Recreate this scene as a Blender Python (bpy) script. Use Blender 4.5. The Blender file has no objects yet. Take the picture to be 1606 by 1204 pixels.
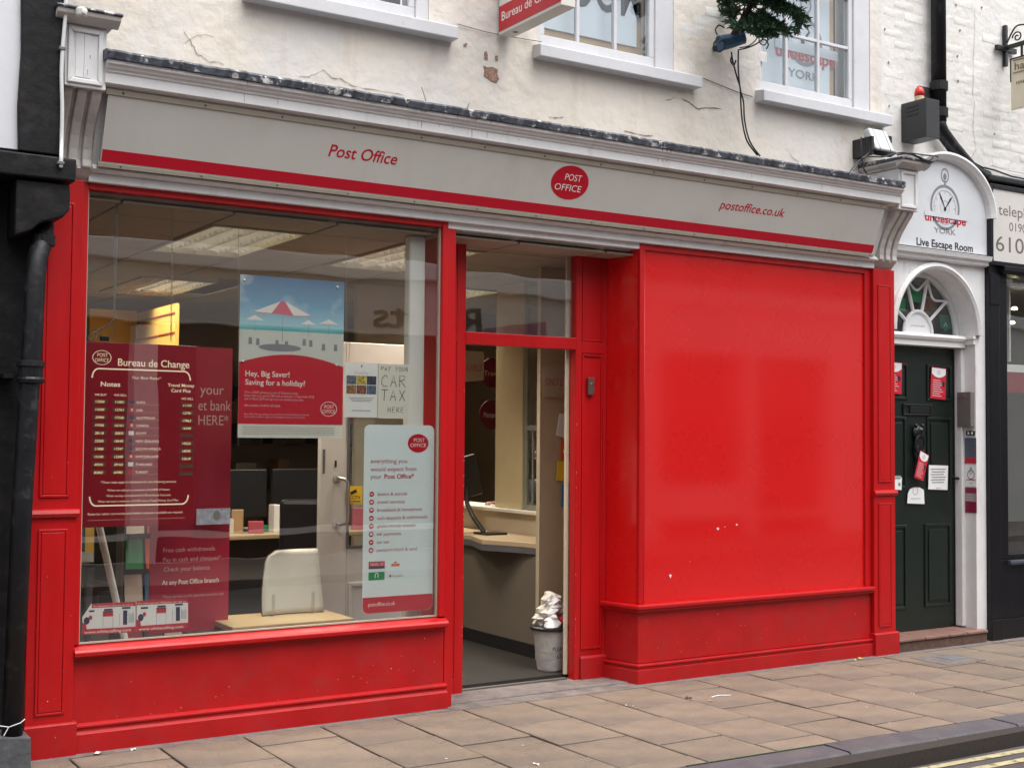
import bpy, bmesh, math, random
from mathutils import Vector, Matrix
random.seed(7)
sc = bpy.context.scene
COL = sc.collection

# ------------------------------------------------------------------ camera, world, sun
F_PX, W_PX, H_PX = 2000.0, 1606, 1204
YAW, PITCH, ROLL = 0.56404164, 0.04029154, 0.00818255
CAM = Vector((0, -6.3, 1.525))
_fw0 = Vector((math.sin(YAW), math.cos(YAW), 0)); _rt0 = Vector((math.cos(YAW), -math.sin(YAW), 0)); _up0 = Vector((0, 0, 1))
FW = _fw0*math.cos(PITCH) + _up0*math.sin(PITCH)
_u = -_fw0*math.sin(PITCH) + _up0*math.cos(PITCH)
RT = _rt0*math.cos(ROLL) + _u*math.sin(ROLL)
UP = -_rt0*math.sin(ROLL) + _u*math.cos(ROLL)
cam = bpy.data.objects.new('camera', bpy.data.cameras.new('camera'))
COL.objects.link(cam)
cam.matrix_world = Matrix(((RT.x, UP.x, -FW.x, CAM.x), (RT.y, UP.y, -FW.y, CAM.y), (RT.z, UP.z, -FW.z, CAM.z), (0, 0, 0, 1)))
cam.data.sensor_width = 36; cam.data.lens = 36*F_PX/W_PX
cam.data.clip_start = 0.05; cam.data.clip_end = 2000
sc.camera = cam

world = bpy.data.worlds.new('World'); sc.world = world; world.use_nodes = True
wn = world.node_tree; wn.nodes.clear()
SUN_EL, SUN_ROT = math.radians(68), math.radians(165)
sky = wn.nodes.new('ShaderNodeTexSky'); sky.sky_type = 'NISHITA'; sky.sun_disc = False
sky.sun_elevation = SUN_EL; sky.sun_rotation = SUN_ROT; sky.dust_density = 4.0; sky.air_density = 1.0; sky.ozone_density = 1.0
hs = wn.nodes.new('ShaderNodeHueSaturation'); hs.inputs['Saturation'].default_value = 0.22
bg = wn.nodes.new('ShaderNodeBackground'); bg.inputs['Strength'].default_value = 0.15
wo = wn.nodes.new('ShaderNodeOutputWorld')
wn.links.new(sky.outputs[0], hs.inputs['Color']); wn.links.new(hs.outputs[0], bg.inputs['Color']); wn.links.new(bg.outputs[0], wo.inputs['Surface'])
sd = bpy.data.lights.new('sun', 'SUN'); sd.energy = 1.1; sd.angle = math.radians(70); sd.color = (1.0, 0.985, 0.965)
sun = bpy.data.objects.new('sun', sd); COL.objects.link(sun)
# Nishita: rotation measured clockwise from +Y
_sd = Vector((math.sin(SUN_ROT)*math.cos(SUN_EL), math.cos(SUN_ROT)*math.cos(SUN_EL), math.sin(SUN_EL)))
sun.rotation_euler = _sd.to_track_quat('Z', 'Y').to_euler()
sc.view_settings.view_transform = 'Standard'; sc.view_settings.look = 'None'
sc.view_settings.gamma = 1; sc.view_settings.use_curve_mapping = False
sc.view_settings.exposure = 1.08

# ------------------------------------------------------------------ measuring helpers
def ray(u, v):
    return RT*((u-803)/F_PX) - UP*((v-602)/F_PX) + FW
def P(u, v, Y=0.0):                    # where the wall plane y = Y stands at that spot
    d = ray(u, v); t = (Y-CAM.y)/d.y; p = CAM + d*t
    return p.x, p.z
def G(u, v, z=0.0):                    # where the ground stands at that spot
    d = ray(u, v); t = (z-CAM.z)/d.z; p = CAM + d*t
    return p.x, p.y

# ------------------------------------------------------------------ materials
def lin(c):
    return tuple(((x/255)/12.92 if x/255 <= .04045 else (((x/255)+.055)/1.055)**2.4) for x in c)
MATS = {}
def mat(name, rgb, rough=.6, var=.08, scale=6, bump=0., bscale=40, metal=0., spec=.5, stain_or_sheen=None, chips=None, objvar=0., coat=0., coatr=.12, stretch=None, rvar=0.):
    if name in MATS: return MATS[name]
    m = bpy.data.materials.new(name); m.use_nodes = True
    n = m.node_tree.nodes; L = m.node_tree.links; b = n['Principled BSDF']
    b.inputs['Roughness'].default_value = rough; b.inputs['Metallic'].default_value = metal
    b.inputs['Specular IOR Level'].default_value = spec
    b.inputs['Coat Weight'].default_value = coat; b.inputs['Coat Roughness'].default_value = coatr
    tc = n.new('ShaderNodeTexCoord'); mp = n.new('ShaderNodeMapping'); L.new(tc.outputs['Object'], mp.inputs['Vector'])
    if stretch: mp.inputs['Scale'].default_value = stretch
    nz = n.new('ShaderNodeTexNoise'); nz.inputs['Scale'].default_value = scale; nz.inputs['Detail'].default_value = 6; nz.inputs['Roughness'].default_value = .6
    L.new(mp.outputs[0], nz.inputs['Vector'])
    mr = n.new('ShaderNodeMapRange'); mr.inputs['From Min'].default_value = .3; mr.inputs['From Max'].default_value = .7
    mr.inputs['To Min'].default_value = 1-var; mr.inputs['To Max'].default_value = 1+var; L.new(nz.outputs['Fac'], mr.inputs['Value'])
    vm = n.new('ShaderNodeVectorMath'); vm.operation = 'SCALE'; vm.inputs[0].default_value = rgb; L.new(mr.outputs[0], vm.inputs['Scale'])
    out = vm.outputs[0]
    if objvar:
        oi = n.new('ShaderNodeObjectInfo'); m2 = n.new('ShaderNodeMapRange'); m2.inputs['To Min'].default_value = 1-objvar; m2.inputs['To Max'].default_value = 1+objvar
        L.new(oi.outputs['Random'], m2.inputs['Value']); v2 = n.new('ShaderNodeVectorMath'); v2.operation = 'SCALE'; L.new(out, v2.inputs[0]); L.new(m2.outputs[0], v2.inputs['Scale']); out = v2.outputs[0]
    def layer(out, col, scl, lo, hi, amount, st=None, det=8):
        mq = n.new('ShaderNodeMapping'); L.new(tc.outputs['Object'], mq.inputs['Vector']); mq.inputs['Location'].default_value = (3.1, 1.7, 5.3)
        if st: mq.inputs['Scale'].default_value = st
        k = n.new('ShaderNodeTexNoise'); k.inputs['Scale'].default_value = scl; k.inputs['Detail'].default_value = det; k.inputs['Roughness'].default_value = .65; L.new(mq.outputs[0], k.inputs['Vector'])
        r = n.new('ShaderNodeMapRange'); r.inputs['From Min'].default_value = lo; r.inputs['From Max'].default_value = hi; r.inputs['To Max'].default_value = amount; L.new(k.outputs['Fac'], r.inputs['Value'])
        mx = n.new('ShaderNodeMix'); mx.data_type = 'RGBA'; L.new(r.outputs[0], mx.inputs['Factor']); L.new(out, mx.inputs['A']); mx.inputs['B'].default_value = (*col, 1)
        return mx.outputs['Result']
    for s in (stain_or_sheen or []): out = layer(out, *s)
    if chips: out = layer(out, *chips)
    L.new(out, b.inputs['Base Color'])
    if rvar:
        r3 = n.new('ShaderNodeMapRange'); r3.inputs['From Min'].default_value = .3; r3.inputs['From Max'].default_value = .7; r3.inputs['To Min'].default_value = rough-rvar; r3.inputs['To Max'].default_value = rough+rvar
        L.new(nz.outputs['Fac'], r3.inputs['Value']); L.new(r3.outputs[0], b.inputs['Roughness'])
    if bump:
        bn = n.new('ShaderNodeTexNoise'); bn.inputs['Scale'].default_value = bscale; bn.inputs['Detail'].default_value = 8; L.new(mp.outputs[0], bn.inputs['Vector'])
        bu = n.new('ShaderNodeBump'); bu.inputs['Strength'].default_value = 1.0; bu.inputs['Distance'].default_value = bump
        L.new(bn.outputs['Fac'], bu.inputs['Height']); L.new(bu.outputs[0], b.inputs['Normal'])
    MATS[name] = m; return m
def emit(name, rgb, s, base=(.8, .8, .8)):
    m = mat(name, base, .4, 0); b = m.node_tree.nodes['Principled BSDF']
    b.inputs['Emission Color'].default_value = (*rgb, 1); b.inputs['Emission Strength'].default_value = s
    return m
def glassmat(name, tint=(.96, .98, .97), extra=0.):
    m = bpy.data.materials.new(name); m.use_nodes = True; n = m.node_tree.nodes; L = m.node_tree.links; n.clear()
    o = n.new('ShaderNodeOutputMaterial'); t = n.new('ShaderNodeBsdfTransparent'); t.inputs[0].default_value = (*tint, 1)
    g = n.new('ShaderNodeBsdfGlossy'); g.inputs['Roughness'].default_value = 0.0; g.inputs['Color'].default_value = (1, 1, 1, 1)
    fr = n.new('ShaderNodeFresnel'); fr.inputs['IOR'].default_value = 1.5
    mx = n.new('ShaderNodeMixShader'); ad = n.new('ShaderNodeMath'); ad.inputs[1].default_value = extra
    ge = n.new('ShaderNodeNewGeometry'); mi = n.new('ShaderNodeMapRange'); mi.inputs['To Min'].default_value = 1.5; mi.inputs['To Max'].default_value = 1/1.5
    L.new(ge.outputs['Backfacing'], mi.inputs['Value']); L.new(mi.outputs[0], fr.inputs['IOR'])     # same reflectance from inside the pane
    L.new(fr.outputs[0], ad.inputs[0]); L.new(ad.outputs[0], mx.inputs[0]); L.new(t.outputs[0], mx.inputs[1]); L.new(g.outputs[0], mx.inputs[2])
    if name == 'shop_glass':       # faint waviness of a big float pane
        tc = n.new('ShaderNodeTexCoord'); nz = n.new('ShaderNodeTexNoise'); nz.inputs['Scale'].default_value = 1.3; L.new(tc.outputs['Object'], nz.inputs['Vector'])
        bu = n.new('ShaderNodeBump'); bu.inputs['Distance'].default_value = .004; bu.inputs['Strength'].default_value = .5; L.new(nz.outputs['Fac'], bu.inputs['Height']); L.new(bu.outputs[0], g.inputs['Normal'])
    L.new(mx.outputs[0], o.inputs[0]); MATS[name] = m; return m

RED = (.45, .005, .007)
DIRT = (.10, .055, .045)
M_red = mat('red_gloss_paint', RED, .34, .08, 9, .0012, 22, spec=.4, stretch=(1, 1, .16), stain_or_sheen=[(DIRT, 3.0, .60, .80, .35)], chips=((.75, .55, .5), 42, .775, .79, .8, None, 2), rvar=.06)
M_redlow = mat('red_scuffed_paint', (.40, .007, .009), .42, .08, 5, .0008, 30, spec=.35, stain_or_sheen=[((.16, .05, .045), 6, .5, .8, .3), ((.10, .045, .04), 22, .60, .75, .35)], chips=((.7, .5, .45), 36, .76, .78, .8, None, 2), rvar=.07)
M_redpanel = mat('red_glossy_panel', (.60, .004, .004), .28, .03, 1.5, coat=.9, coatr=.07, spec=.5, rvar=.05, bump=.0006, bscale=1.2)
M_redsign = mat('red_vinyl', (.50, .003, .02), .35, .02)
M_redbehind = mat('red_poster_print', (.36, .012, .04), .4, .03)
M_maroon = mat('maroon_board', (.26, .008, .02), .32, .04)
M_white = mat('white_joinery_paint', (.70, .69, .69), .5, .05, 8, .0008, 30,
              stain_or_sheen=[((.33, .27, .22), 9, .56, .80, .55, (1, 1, .25)), ((.16, .10, .07), 16, .68, .76, .7, (1, 1, .12))])
M_whiteclean = mat('white_sash_paint', (.60, .60, .62), .45, .04, 8, .0006, 30, stain_or_sheen=[((.4, .36, .32), 12, .6, .8, .4)])
M_corbel = mat('grimy_white_paint', (.54, .51, .48), .55, .08, 9, .001, 30, stain_or_sheen=[((.30, .24, .20), 7, .48, .75, .7, (1, 1, .3)), ((.15, .10, .08), 20, .66, .78, .6, (1, 1, .15))])
M_lead = mat('lead_flashing', (.055, .06, .075), .45, .25, 14, .004, 35, metal=.3, chips=((.5, .48, .46), 18, .55, .60, .9, None, 8))
M_beige = mat('beige_sign_metal', (.58, .56, .52), .36, .03, 2, metal=.0, spec=.5, rvar=.05, bump=.0005, bscale=1.5, stain_or_sheen=[((.42, .38, .32), 5, .52, .85, .45, (1, 1, .22))])
M_trim = mat('beige_sign_trim', (.40, .36, .29), .45, .05, 8)
M_screw = mat('screw_head', (.12, .09, .06), .4, 0, metal=.6)
M_render = mat('cream_masonry_paint', (.70, .64, .56), .8, .05, 2.2, .010, 12,
               stain_or_sheen=[((.66, .63, .60), 1.6, .45, .62, .85), ((.52, .36, .25), 5, .66, .84, .5), ((.4, .3, .22), 38, .68, .78, .5), ((.46, .37, .28), 6, .52, .8, .5, (1, 1, .16))])
M_brickpaint = mat('white_painted_brick', (.70, .68, .65), .8, .07, 5, .009, 13, objvar=.03,
               stain_or_sheen=[((.62, .54, .45), 3, .58, .75, .5), ((.35, .24, .18), 24, .66, .72, .7)])
M_spall = mat('bare_brick', (.30, .18, .13), .9, .5, 60, .006, 80)
M_crack = mat('crack_line', (.27, .20, .15), .95, .3, 30)  # dark brown of the crack ribbons
M_plaster = mat('white_plaster', (.62, .63, .65), .8, .04, 3, .003, 8)
M_black = mat('black_timber_paint', (.006, .0055, .0065), .6, .4, 6, .004, 18, spec=.25, stain_or_sheen=[((.028, .024, .024), 9, .5, .75, .8)])
M_blackgloss = mat('black_gloss_paint', (.006, .0055, .008), .3, .2, 6, .001, 12, spec=.35)
M_iron = mat('black_cast_iron', (.006, .006, .008), .45, .3, 12, .002, 30, spec=.35, stain_or_sheen=[((.11, .11, .12), 12, .55, .8, .6)])  # light grey patches paint the downpipe's sheen into its colour
M_greybox = mat('grey_galvanised', (.14, .15, .16), .6, .2, 10)
M_conduit = mat('white_pvc', (.62, .62, .63), .4, .05)
M_green = mat('dark_green_door_paint', (.006, .012, .009), .38, .15, 6, .0008, 25)
M_darkmetal = mat('black_iron_fittings', (.01, .01, .012), .35, .1)
M_tile = mat('worn_terracotta_tile', (.20, .11, .085), .5, .2, 10, .001, 40, objvar=.12)
M_slab = mat('york_stone_paving', (.200, .152, .112), .75, .20, 7, .003, 140, objvar=.10,
             stain_or_sheen=[((.13, .105, .09), 2.6, .44, .66, .75), ((.06, .048, .042), 13, .62, .72, .65), ((.42, .35, .28), 60, .66, .74, .6), ((.10, .07, .05), 130, .56, .70, .6), ((.36, .30, .23), 95, .60, .72, .5)], rvar=.1)
M_joint = mat('joint_grit', (.035, .028, .024), .95, .3, 60)
M_moss = mat('moss_in_joint', (.03, .05, .012), .95, .4, 60, .002, 200)
M_conc = mat('grey_threshold_concrete', (.17, .145, .135), .8, .22, 12, .004, 60, stain_or_sheen=[((.07, .055, .05), 9, .5, .7, .7)])
M_kerb = mat('blue_grey_kerb_stone', (.075, .07, .078), .65, .18, 10, .003, 60, objvar=.1, stain_or_sheen=[((.15, .12, .11), 5, .5, .7, .5)])
M_asph = mat('asphalt', (.07, .06, .062), .8, .25, 80, .004, 150, stain_or_sheen=[((.11, .095, .09), 3, .45, .65, .6)])
M_yellowline = mat('worn_yellow_line', (.42, .36, .20), .7, .2, 30, stain_or_sheen=[((.08, .07, .07), 22, .55, .62, .8)])
M_mortar = mat('gutter_mortar', (.30, .25, .21), .85, .25, 25)
M_inwall = mat('interior_cream_wall', (.42, .35, .26), .7, .04)
M_inceil = mat('interior_ceiling_tile', (.34, .285, .225), .85, .05, 30)
M_tbar = mat('ceiling_grid_bar', (.22, .17, .12), .6, .05)
M_infloor = mat('dark_vinyl_floor', (.022, .020, .018), .55, .2, 10)
M_yellow = mat('yellow_display_wall', (.70, .45, .11), .6, .04)
M_slot = mat('slat_groove', (.30, .03, .02), .6, 0)
M_louvre = mat('louvre_aluminium', (.80, .78, .72), .28, .05, metal=.75)
M_fixture = mat('fixture_frame_beige', (.30, .26, .18), .5, .02)
M_tube = emit('fluorescent_tube', (1.0, .93, .82), 5)
M_upvc = mat('interior_white_door', (.56, .54, .51), .45, .03)
M_steel = mat('brushed_steel', (.55, .54, .52), .3, .05, metal=1.0)
M_chain = mat('chain_metal', (.40, .36, .30), .35, .1, metal=.8)
M_pillar = mat('grey_white_post', (.72, .72, .71), .5, .03)
M_paper = mat('white_paper', (.74, .74, .74), .6, .02)
M_paperwarm = mat('cream_paper', (.66, .64, .58), .6, .03)
M_servpanel = mat('pale_blue_panel', (.66, .73, .76), .35, .02)
M_ink = mat('black_ink', (.015, .015, .018), .5, 0)
M_navy = mat('navy_print', (.02, .02, .07), .5, 0)
M_greyink = mat('grey_print', (.25, .24, .24), .5, 0)
M_paleink = mat('pale_pink_print', (.62, .40, .42), .5, 0)
M_whiteink = mat('white_print', (.78, .74, .70), .5, 0)
M_creamink = emit('cream_lit_print', (1, .80, .55), .16, (.85, .72, .55))
M_led = emit('led_digits', (1, .78, .35), .45, (.55, .45, .28))
M_ledback = mat('led_window', (.13, .06, .05), .3, 0)
M_redink = mat('red_print', (.50, .012, .03), .5, 0)
M_redsoft = mat('soft_red_print', (.42, .07, .11), .5, 0)
M_greenp = mat('green_print', (.02, .25, .09), .5, 0)
M_yellowp = mat('yellow_print', (.80, .52, .02), .5, 0)
M_orange = mat('orange_print', (.65, .12, .02), .5, 0)
M_bluep = mat('blue_print', (.05, .22, .42), .5, 0)
M_brownp = mat('brown_print', (.14, .07, .03), .5, 0)
M_sand = mat('beach_sand_print', (.58, .58, .55), .5, .05, 4)
M_sea = mat('sea_print', (.12, .42, .45), .5, .05)
M_umbw = mat('parasol_white_print', (.72, .66, .64), .5, .02)
M_umbr = mat('parasol_red_print', (.55, .06, .12), .5, .02)
M_shade = mat('beach_grey_print', (.24, .24, .27), .5, .1)
M_wood = mat('pale_wood_top', (.42, .31, .17), .45, .08, 3, stretch=(1, 8, 1))
M_blackplastic = mat('black_plastic', (.012, .012, .014), .35, .05)
M_greyplastic = mat('grey_plastic', (.10, .10, .11), .5, .05)
M_bin = mat('white_bin_bag', (.50, .49, .47), .5, .1, 12, .006, 30)
M_needle = mat('fir_needles', (.040, .095, .045), .6, .5, 12)
M_bark = mat('fir_bark', (.05, .035, .025), .9, .2)
M_bluetape = mat('blue_tape', (.03, .09, .17), .5, .15, 30)
M_cable = mat('black_cable', (.012, .012, .014), .5, .1)
M_beacon = mat('red_beacon_lens', (.60, .03, .02), .15, .05)
M_beaconbase = mat('cream_plastic', (.62, .48, .30), .5, .05)
M_alarm = mat('charcoal_steel_box', (.028, .029, .033), .5, .1, 8)
M_lampw = mat('floodlight_white_housing', (.60, .61, .60), .4, .1, 12)
M_signcream = mat('cream_sign_board', (.66, .60, .46), .5, .04)
M_signpale = mat('pale_grey_sign_board', (.60, .57, .54), .5, .03)
M_brownboard = mat('cardboard_edge', (.45, .28, .15), .7, .1)
M_blind = mat('window_print_film', (.62, .63, .66), .4, .04, 2)
M_filmgrey = mat('grey_logo_print', (.20, .20, .22), .4, .05)
M_filmlight = mat('light_grey_logo_print', (.42, .42, .44), .4, .05)
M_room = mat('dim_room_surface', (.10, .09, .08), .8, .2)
M_leafy = mat('yellow_leaf', (.62, .42, .04), .6, .3, 20)
M_opwall = mat('opposite_brown_brick', (.115, .075, .055), .85, .2, 8, .004, 30)
M_opwhite = mat('opposite_pale_paint', (.85, .83, .79), .6, .04)
M_opfascia = mat('opposite_fascia', (.70, .67, .62), .6, .04)
M_opglass = mat('opposite_dark_glass', (.012, .012, .014), .08, .0)
M_oplet = mat('opposite_brown_letters', (.10, .06, .04), .5, 0)
M_purple = mat('opposite_purple_panel', (.35, .10, .22), .5, 0)
G_shop = glassmat('shop_glass', (.93, .94, .92), .06)
G_pane = glassmat('sash_glass', (.93, .96, .97), .0)
G_acryl = glassmat('clear_acrylic', (.9, .9, .9), .02)
def sky_print():
    m = bpy.data.materials.new('holiday_sky_print'); m.use_nodes = True; n = m.node_tree.nodes; L = m.node_tree.links; b = n['Principled BSDF']; b.inputs['Roughness'].default_value = .45
    tc = n.new('ShaderNodeTexCoord'); se = n.new('ShaderNodeSeparateXYZ'); L.new(tc.outputs['Generated'], se.inputs[0])
    cr = n.new('ShaderNodeValToRGB'); e = cr.color_ramp.elements; e[0].color = (.30, .52, .60, 1); e[0].position = .0; e[1].color = (.055, .15, .30, 1); e[1].position = 1
    x = cr.color_ramp.elements.new(.45); x.color = (.10, .28, .45, 1); L.new(se.outputs['Z'], cr.inputs[0])
    nz = n.new('ShaderNodeTexNoise'); nz.inputs['Scale'].default_value = 5; nz.inputs['Detail'].default_value = 6; L.new(tc.outputs['Object'], nz.inputs['Vector'])
    r = n.new('ShaderNodeMapRange'); r.inputs['From Min'].default_value = .55; r.inputs['From Max'].default_value = .72; r.inputs['To Max'].default_value = .75; L.new(nz.outputs['Fac'], r.inputs['Value'])
    mx = n.new('ShaderNodeMix'); mx.data_type = 'RGBA'; L.new(r.outputs[0], mx.inputs['Factor']); L.new(cr.outputs[0], mx.inputs['A']); mx.inputs['B'].default_value = (.6, .66, .7, 1)
    L.new(mx.outputs['Result'], b.inputs['Base Color']); return m
M_skyprint = sky_print()

# ------------------------------------------------------------------ mesh builder
_FONT = {}
def glyphs(s, bold=0., shear=0.):
    k = (s, bold, shear)
    if k in _FONT: return _FONT[k]
    c = bpy.data.curves.new('lettering', 'FONT'); c.body = s; c.size = 1; c.offset = bold; c.shear = shear; c.resolution_u = 4; c.fill_mode = 'FRONT'
    o = bpy.data.objects.new('lettering', c); COL.objects.link(o)
    e = o.evaluated_get(bpy.context.evaluated_depsgraph_get()); me = e.to_mesh()
    r = ([(v.co.x, v.co.y) for v in me.vertices], [tuple(p.vertices) for p in me.polygons]); e.to_mesh_clear()
    bpy.data.objects.remove(o); bpy.data.curves.remove(c); _FONT[k] = r; return r
def smooth(pts, n=5):
    P_ = [Vector(p) for p in pts]; out = []
    for i in range(len(P_)-1):
        a, b, c, d = P_[max(i-1, 0)], P_[i], P_[i+1], P_[min(i+2, len(P_)-1)]
        for k in range(n):
            t = k/n; out.append(.5*((2*b)+(c-a)*t+(2*a-5*b+4*c-d)*t*t+(3*b-a-3*c+d)*t*t*t))
    return out+[P_[-1]]
class MB:
    def __init__(s): s.v = []; s.f = []
    def add(s, vs, fs):
        b = len(s.v); s.v += [tuple(x) for x in vs]; s.f += [tuple(i+b for i in f) for f in fs]; return s
    def box(s, x0, x1, y0, y1, z0, z1, rot=None, piv=None):
        vs = [Vector((x, y, z)) for z in (z0, z1) for y in (y0, y1) for x in (x0, x1)]
        if rot is not None:
            c = Vector(piv) if piv else Vector(((x0+x1)/2, (y0+y1)/2, (z0+z1)/2)); vs = [c + rot @ (v-c) for v in vs]
        return s.add(vs, [(0, 2, 3, 1), (4, 5, 7, 6), (0, 1, 5, 4), (2, 6, 7, 3), (0, 4, 6, 2), (1, 3, 7, 5)])
    def prism(s, pts, a, b, ax):
        n = len(pts); f3 = {'x': lambda p, t: (t, p[0], p[1]), 'y': lambda p, t: (p[0], t, p[1]), 'z': lambda p, t: (p[0], p[1], t)}[ax]
        vs = [f3(p, a) for p in pts] + [f3(p, b) for p in pts]
        return s.add(vs, [tuple(range(n)), tuple(range(2*n-1, n-1, -1))] + [(i, i+n, (i+1) % n+n, (i+1) % n) for i in range(n)])
    def tube(s, pts, r, n=8, r2=None, cap=True):
        pts = [Vector(p) for p in pts]; m = len(pts); vs = []; prev = None
        for i, p in enumerate(pts):
            d = (pts[min(i+1, m-1)] - pts[max(i-1, 0)]).normalized()
            a = prev if prev is not None else (Vector((0, 0, 1)) if abs(d.z) < .9 else Vector((1, 0, 0)))
            a = (a - d*a.dot(d)).normalized(); prev = a; b = d.cross(a)
            rr = r if r2 is None else r + (r2-r)*i/(m-1)
            vs += [p + (a*math.cos(t) + b*math.sin(t))*rr for t in (2*math.pi*k/n for k in range(n))]
        fs = [(i*n+k, i*n+(k+1) % n, (i+1)*n+(k+1) % n, (i+1)*n+k) for i in range(m-1) for k in range(n)]
        if cap: fs += [tuple(range(n-1, -1, -1)), tuple(range((m-1)*n, m*n))]
        return s.add(vs, fs)
    def lathe(s, c, prof, n=20, ax=(0, 0, 1)):
        A = Vector(ax).normalized(); B = (Vector((1, 0, 0)) if abs(A.x) < .9 else Vector((0, 1, 0))); B = (B-A*B.dot(A)).normalized(); D = A.cross(B); c = Vector(c)
        vs = [c + A*z + (B*math.cos(t)+D*math.sin(t))*r for r, z in prof for t in (2*math.pi*k/n for k in range(n))]; m = len(prof)
        return s.add(vs, [(i*n+k, i*n+(k+1) % n, (i+1)*n+(k+1) % n, (i+1)*n+k) for i in range(m-1) for k in range(n)] + [tuple(range(n-1, -1, -1)), tuple(range((m-1)*n, m*n))])
    def text(s, t, O, h, w=None, R=(1, 0, 0), U=(0, 0, 1), bold=0., shear=0., al='l'):
        v, f = glyphs(t, bold, shear)
        if not v: return s
        x0 = min(a[0] for a in v); x1 = max(a[0] for a in v); k = h/.73*1.0; kx = (w/(x1-x0)) if w else k
        R = Vector(R).normalized(); U = Vector(U).normalized(); O = Vector(O); ww = (x1-x0)*kx; off = {'l': 0, 'c': -ww/2, 'r': -ww}[al]
        return s.add([O + R*((a-x0)*kx+off) + U*(b*k) for a, b in v], f)
    def quad(s, a, b, c, d): return s.add([a, b, c, d], [(0, 1, 2, 3)])
    def disc(s, O, rx, rz, R=(1, 0, 0), U=(0, 0, 1), n=40, r_in=0., a0=0, a1=2*math.pi):
        R = Vector(R).normalized(); U = Vector(U).normalized(); O = Vector(O)
        if r_in <= 0: return s.add([O+R*(rx*math.cos(2*math.pi*k/n))+U*(rz*math.sin(2*math.pi*k/n)) for k in range(n)], [tuple(range(n))])
        full = abs(a1-a0-2*math.pi) < 1e-6; an = [a0+(a1-a0)*k/n for k in range(n+1)]
        vs = [O+R*(q*rx*math.cos(t))+U*(q*rz*math.sin(t)) for t in an for q in (1, r_in)]
        return s.add(vs, [(2*k, 2*k+1, 2*k+3, 2*k+2) for k in range(n)])
    def ribbon(s, pts, w, R=(1, 0, 0), U=(0, 0, 1)):
        pts = [Vector(p) for p in pts]; vs = []; N = Vector(R).cross(Vector(U))
        for i, p in enumerate(pts):
            d = (pts[min(i+1, len(pts)-1)]-pts[max(i-1, 0)]).normalized(); q = d.cross(N).normalized(); ww = w(i) if callable(w) else w
            vs += [p+q*ww/2, p-q*ww/2]
        return s.add(vs, [(2*i, 2*i+1, 2*i+3, 2*i+2) for i in range(len(pts)-1)])
    def frame(s, x0, x1, z0, z1, w, y0, y1):      # four mitred bars round a rectangle in the wall plane
        for a, b, c, d in (((x0, z0), (x1, z0), (x1-w, z0+w), (x0+w, z0+w)), ((x1, z0), (x1, z1), (x1-w, z1-w), (x1-w, z0+w)),
                           ((x1, z1), (x0, z1), (x0+w, z1-w), (x1-w, z1-w)), ((x0, z1), (x0, z0), (x0+w, z0+w), (x0+w, z1-w))):
            s.prism([a, b, c, d], y0, y1, 'y')
        return s
ORG = {}
def _link(name, mb, m, parent, bev=0., smooth=False, org=None):
    me = bpy.data.meshes.new(name); o0 = org if org is not None else (ORG.get(parent.name, Vector()) if parent else Vector())
    me.from_pydata([Vector(v)-o0 for v in mb.v], [], mb.f); me.materials.append(m)
    b = bmesh.new(); b.from_mesh(me); bmesh.ops.recalc_face_normals(b, faces=b.faces)
    b.to_mesh(me); b.free()
    if smooth:
        for p in me.polygons: p.use_smooth = True
    o = bpy.data.objects.new(name, me); COL.objects.link(o)
    if parent: o.parent = parent; ORG[o.name] = o0
    if bev:
        mod = o.modifiers.new('edge', 'BEVEL'); mod.width = bev; mod.segments = 2; mod.limit_method = 'ANGLE'; mod.angle_limit = math.radians(40)
    return o
def part(name, mb, m, parent, bev=0., smooth=False, label=None, stuff=False):
    o = _link(name, mb, m, parent, bev, smooth)
    if label: o['label'] = label
    if stuff: o['kind'] = 'stuff'
    return o
def thing(name, label, cat, loc=(0, 0, 0), group=None):
    o = bpy.data.objects.new(name, None); COL.objects.link(o); o.location = loc; o.empty_display_size = .1; ORG[o.name] = Vector(loc)
    o['label'] = label; o['category'] = cat
    if group: o['group'] = group
    return o
def solo(name, mb, m, label, cat, loc=(0, 0, 0), group=None, bev=0., smooth=False):
    o = _link(name, mb, m, None, bev, smooth, org=Vector(loc)); o.location = loc; ORG[o.name] = Vector(loc)
    o['label'] = label; o['category'] = cat
    if group: o['group'] = group
    return o
def struct(name, mb, m, parent=None, bev=0.):
    o = _link(name, mb, m, parent, bev)
    if not parent: o['kind'] = 'structure'; ORG[o.name] = Vector()
    return o

# ------------------------------------------------------------------ ground, road, pavement
struct('ground', MB().box(-400, 400, -400, 400, -.5, -.13), M_asph)
road = struct('road', MB().box(-60, 60, -6.45, -1.60, -.128, -.088), M_asph)
def kin(x): return -1.69 - .028*(x-4.0)          # inner edge of the kerb
for q, (ya, yb) in enumerate(((-.31, -.36), (-.435, -.485))):
    b = MB()
    for i in range(40):
        x0 = -3+i*.4; x1 = x0+.4
        b.add([(x0, kin(x0)+ya+.004*math.sin(i*2.1), -.084), (x1, kin(x1)+ya+.004*math.sin(i*2.1+2.1), -.084), (x1, kin(x1)+yb, -.084), (x0, kin(x0)+yb, -.084)], [(0, 1, 2, 3)])
    part('yellow_line', b, M_yellowline, road)
mort = MB()
for i in range(60):
    x0 = -2+i*.2; w0 = .022+.014*math.sin(i*1.7)+.008*random.random()
    mort.add([(x0, kin(x0)-.178, -.083), (x0+.2, kin(x0+.2)-.178, -.083), (x0+.2, kin(x0+.2)-.19-w0, -.0835), (x0, kin(x0)-.19-w0, -.0835)], [(0, 1, 2, 3)])
part('gutter_mortar', mort, M_mortar, road)
pave = struct('pavement', MB().box(-12, 20, -2.0, .06, -.128, -.012), M_joint)
xs = [3.61+.425*k for k in range(-14, 15)]
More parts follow.
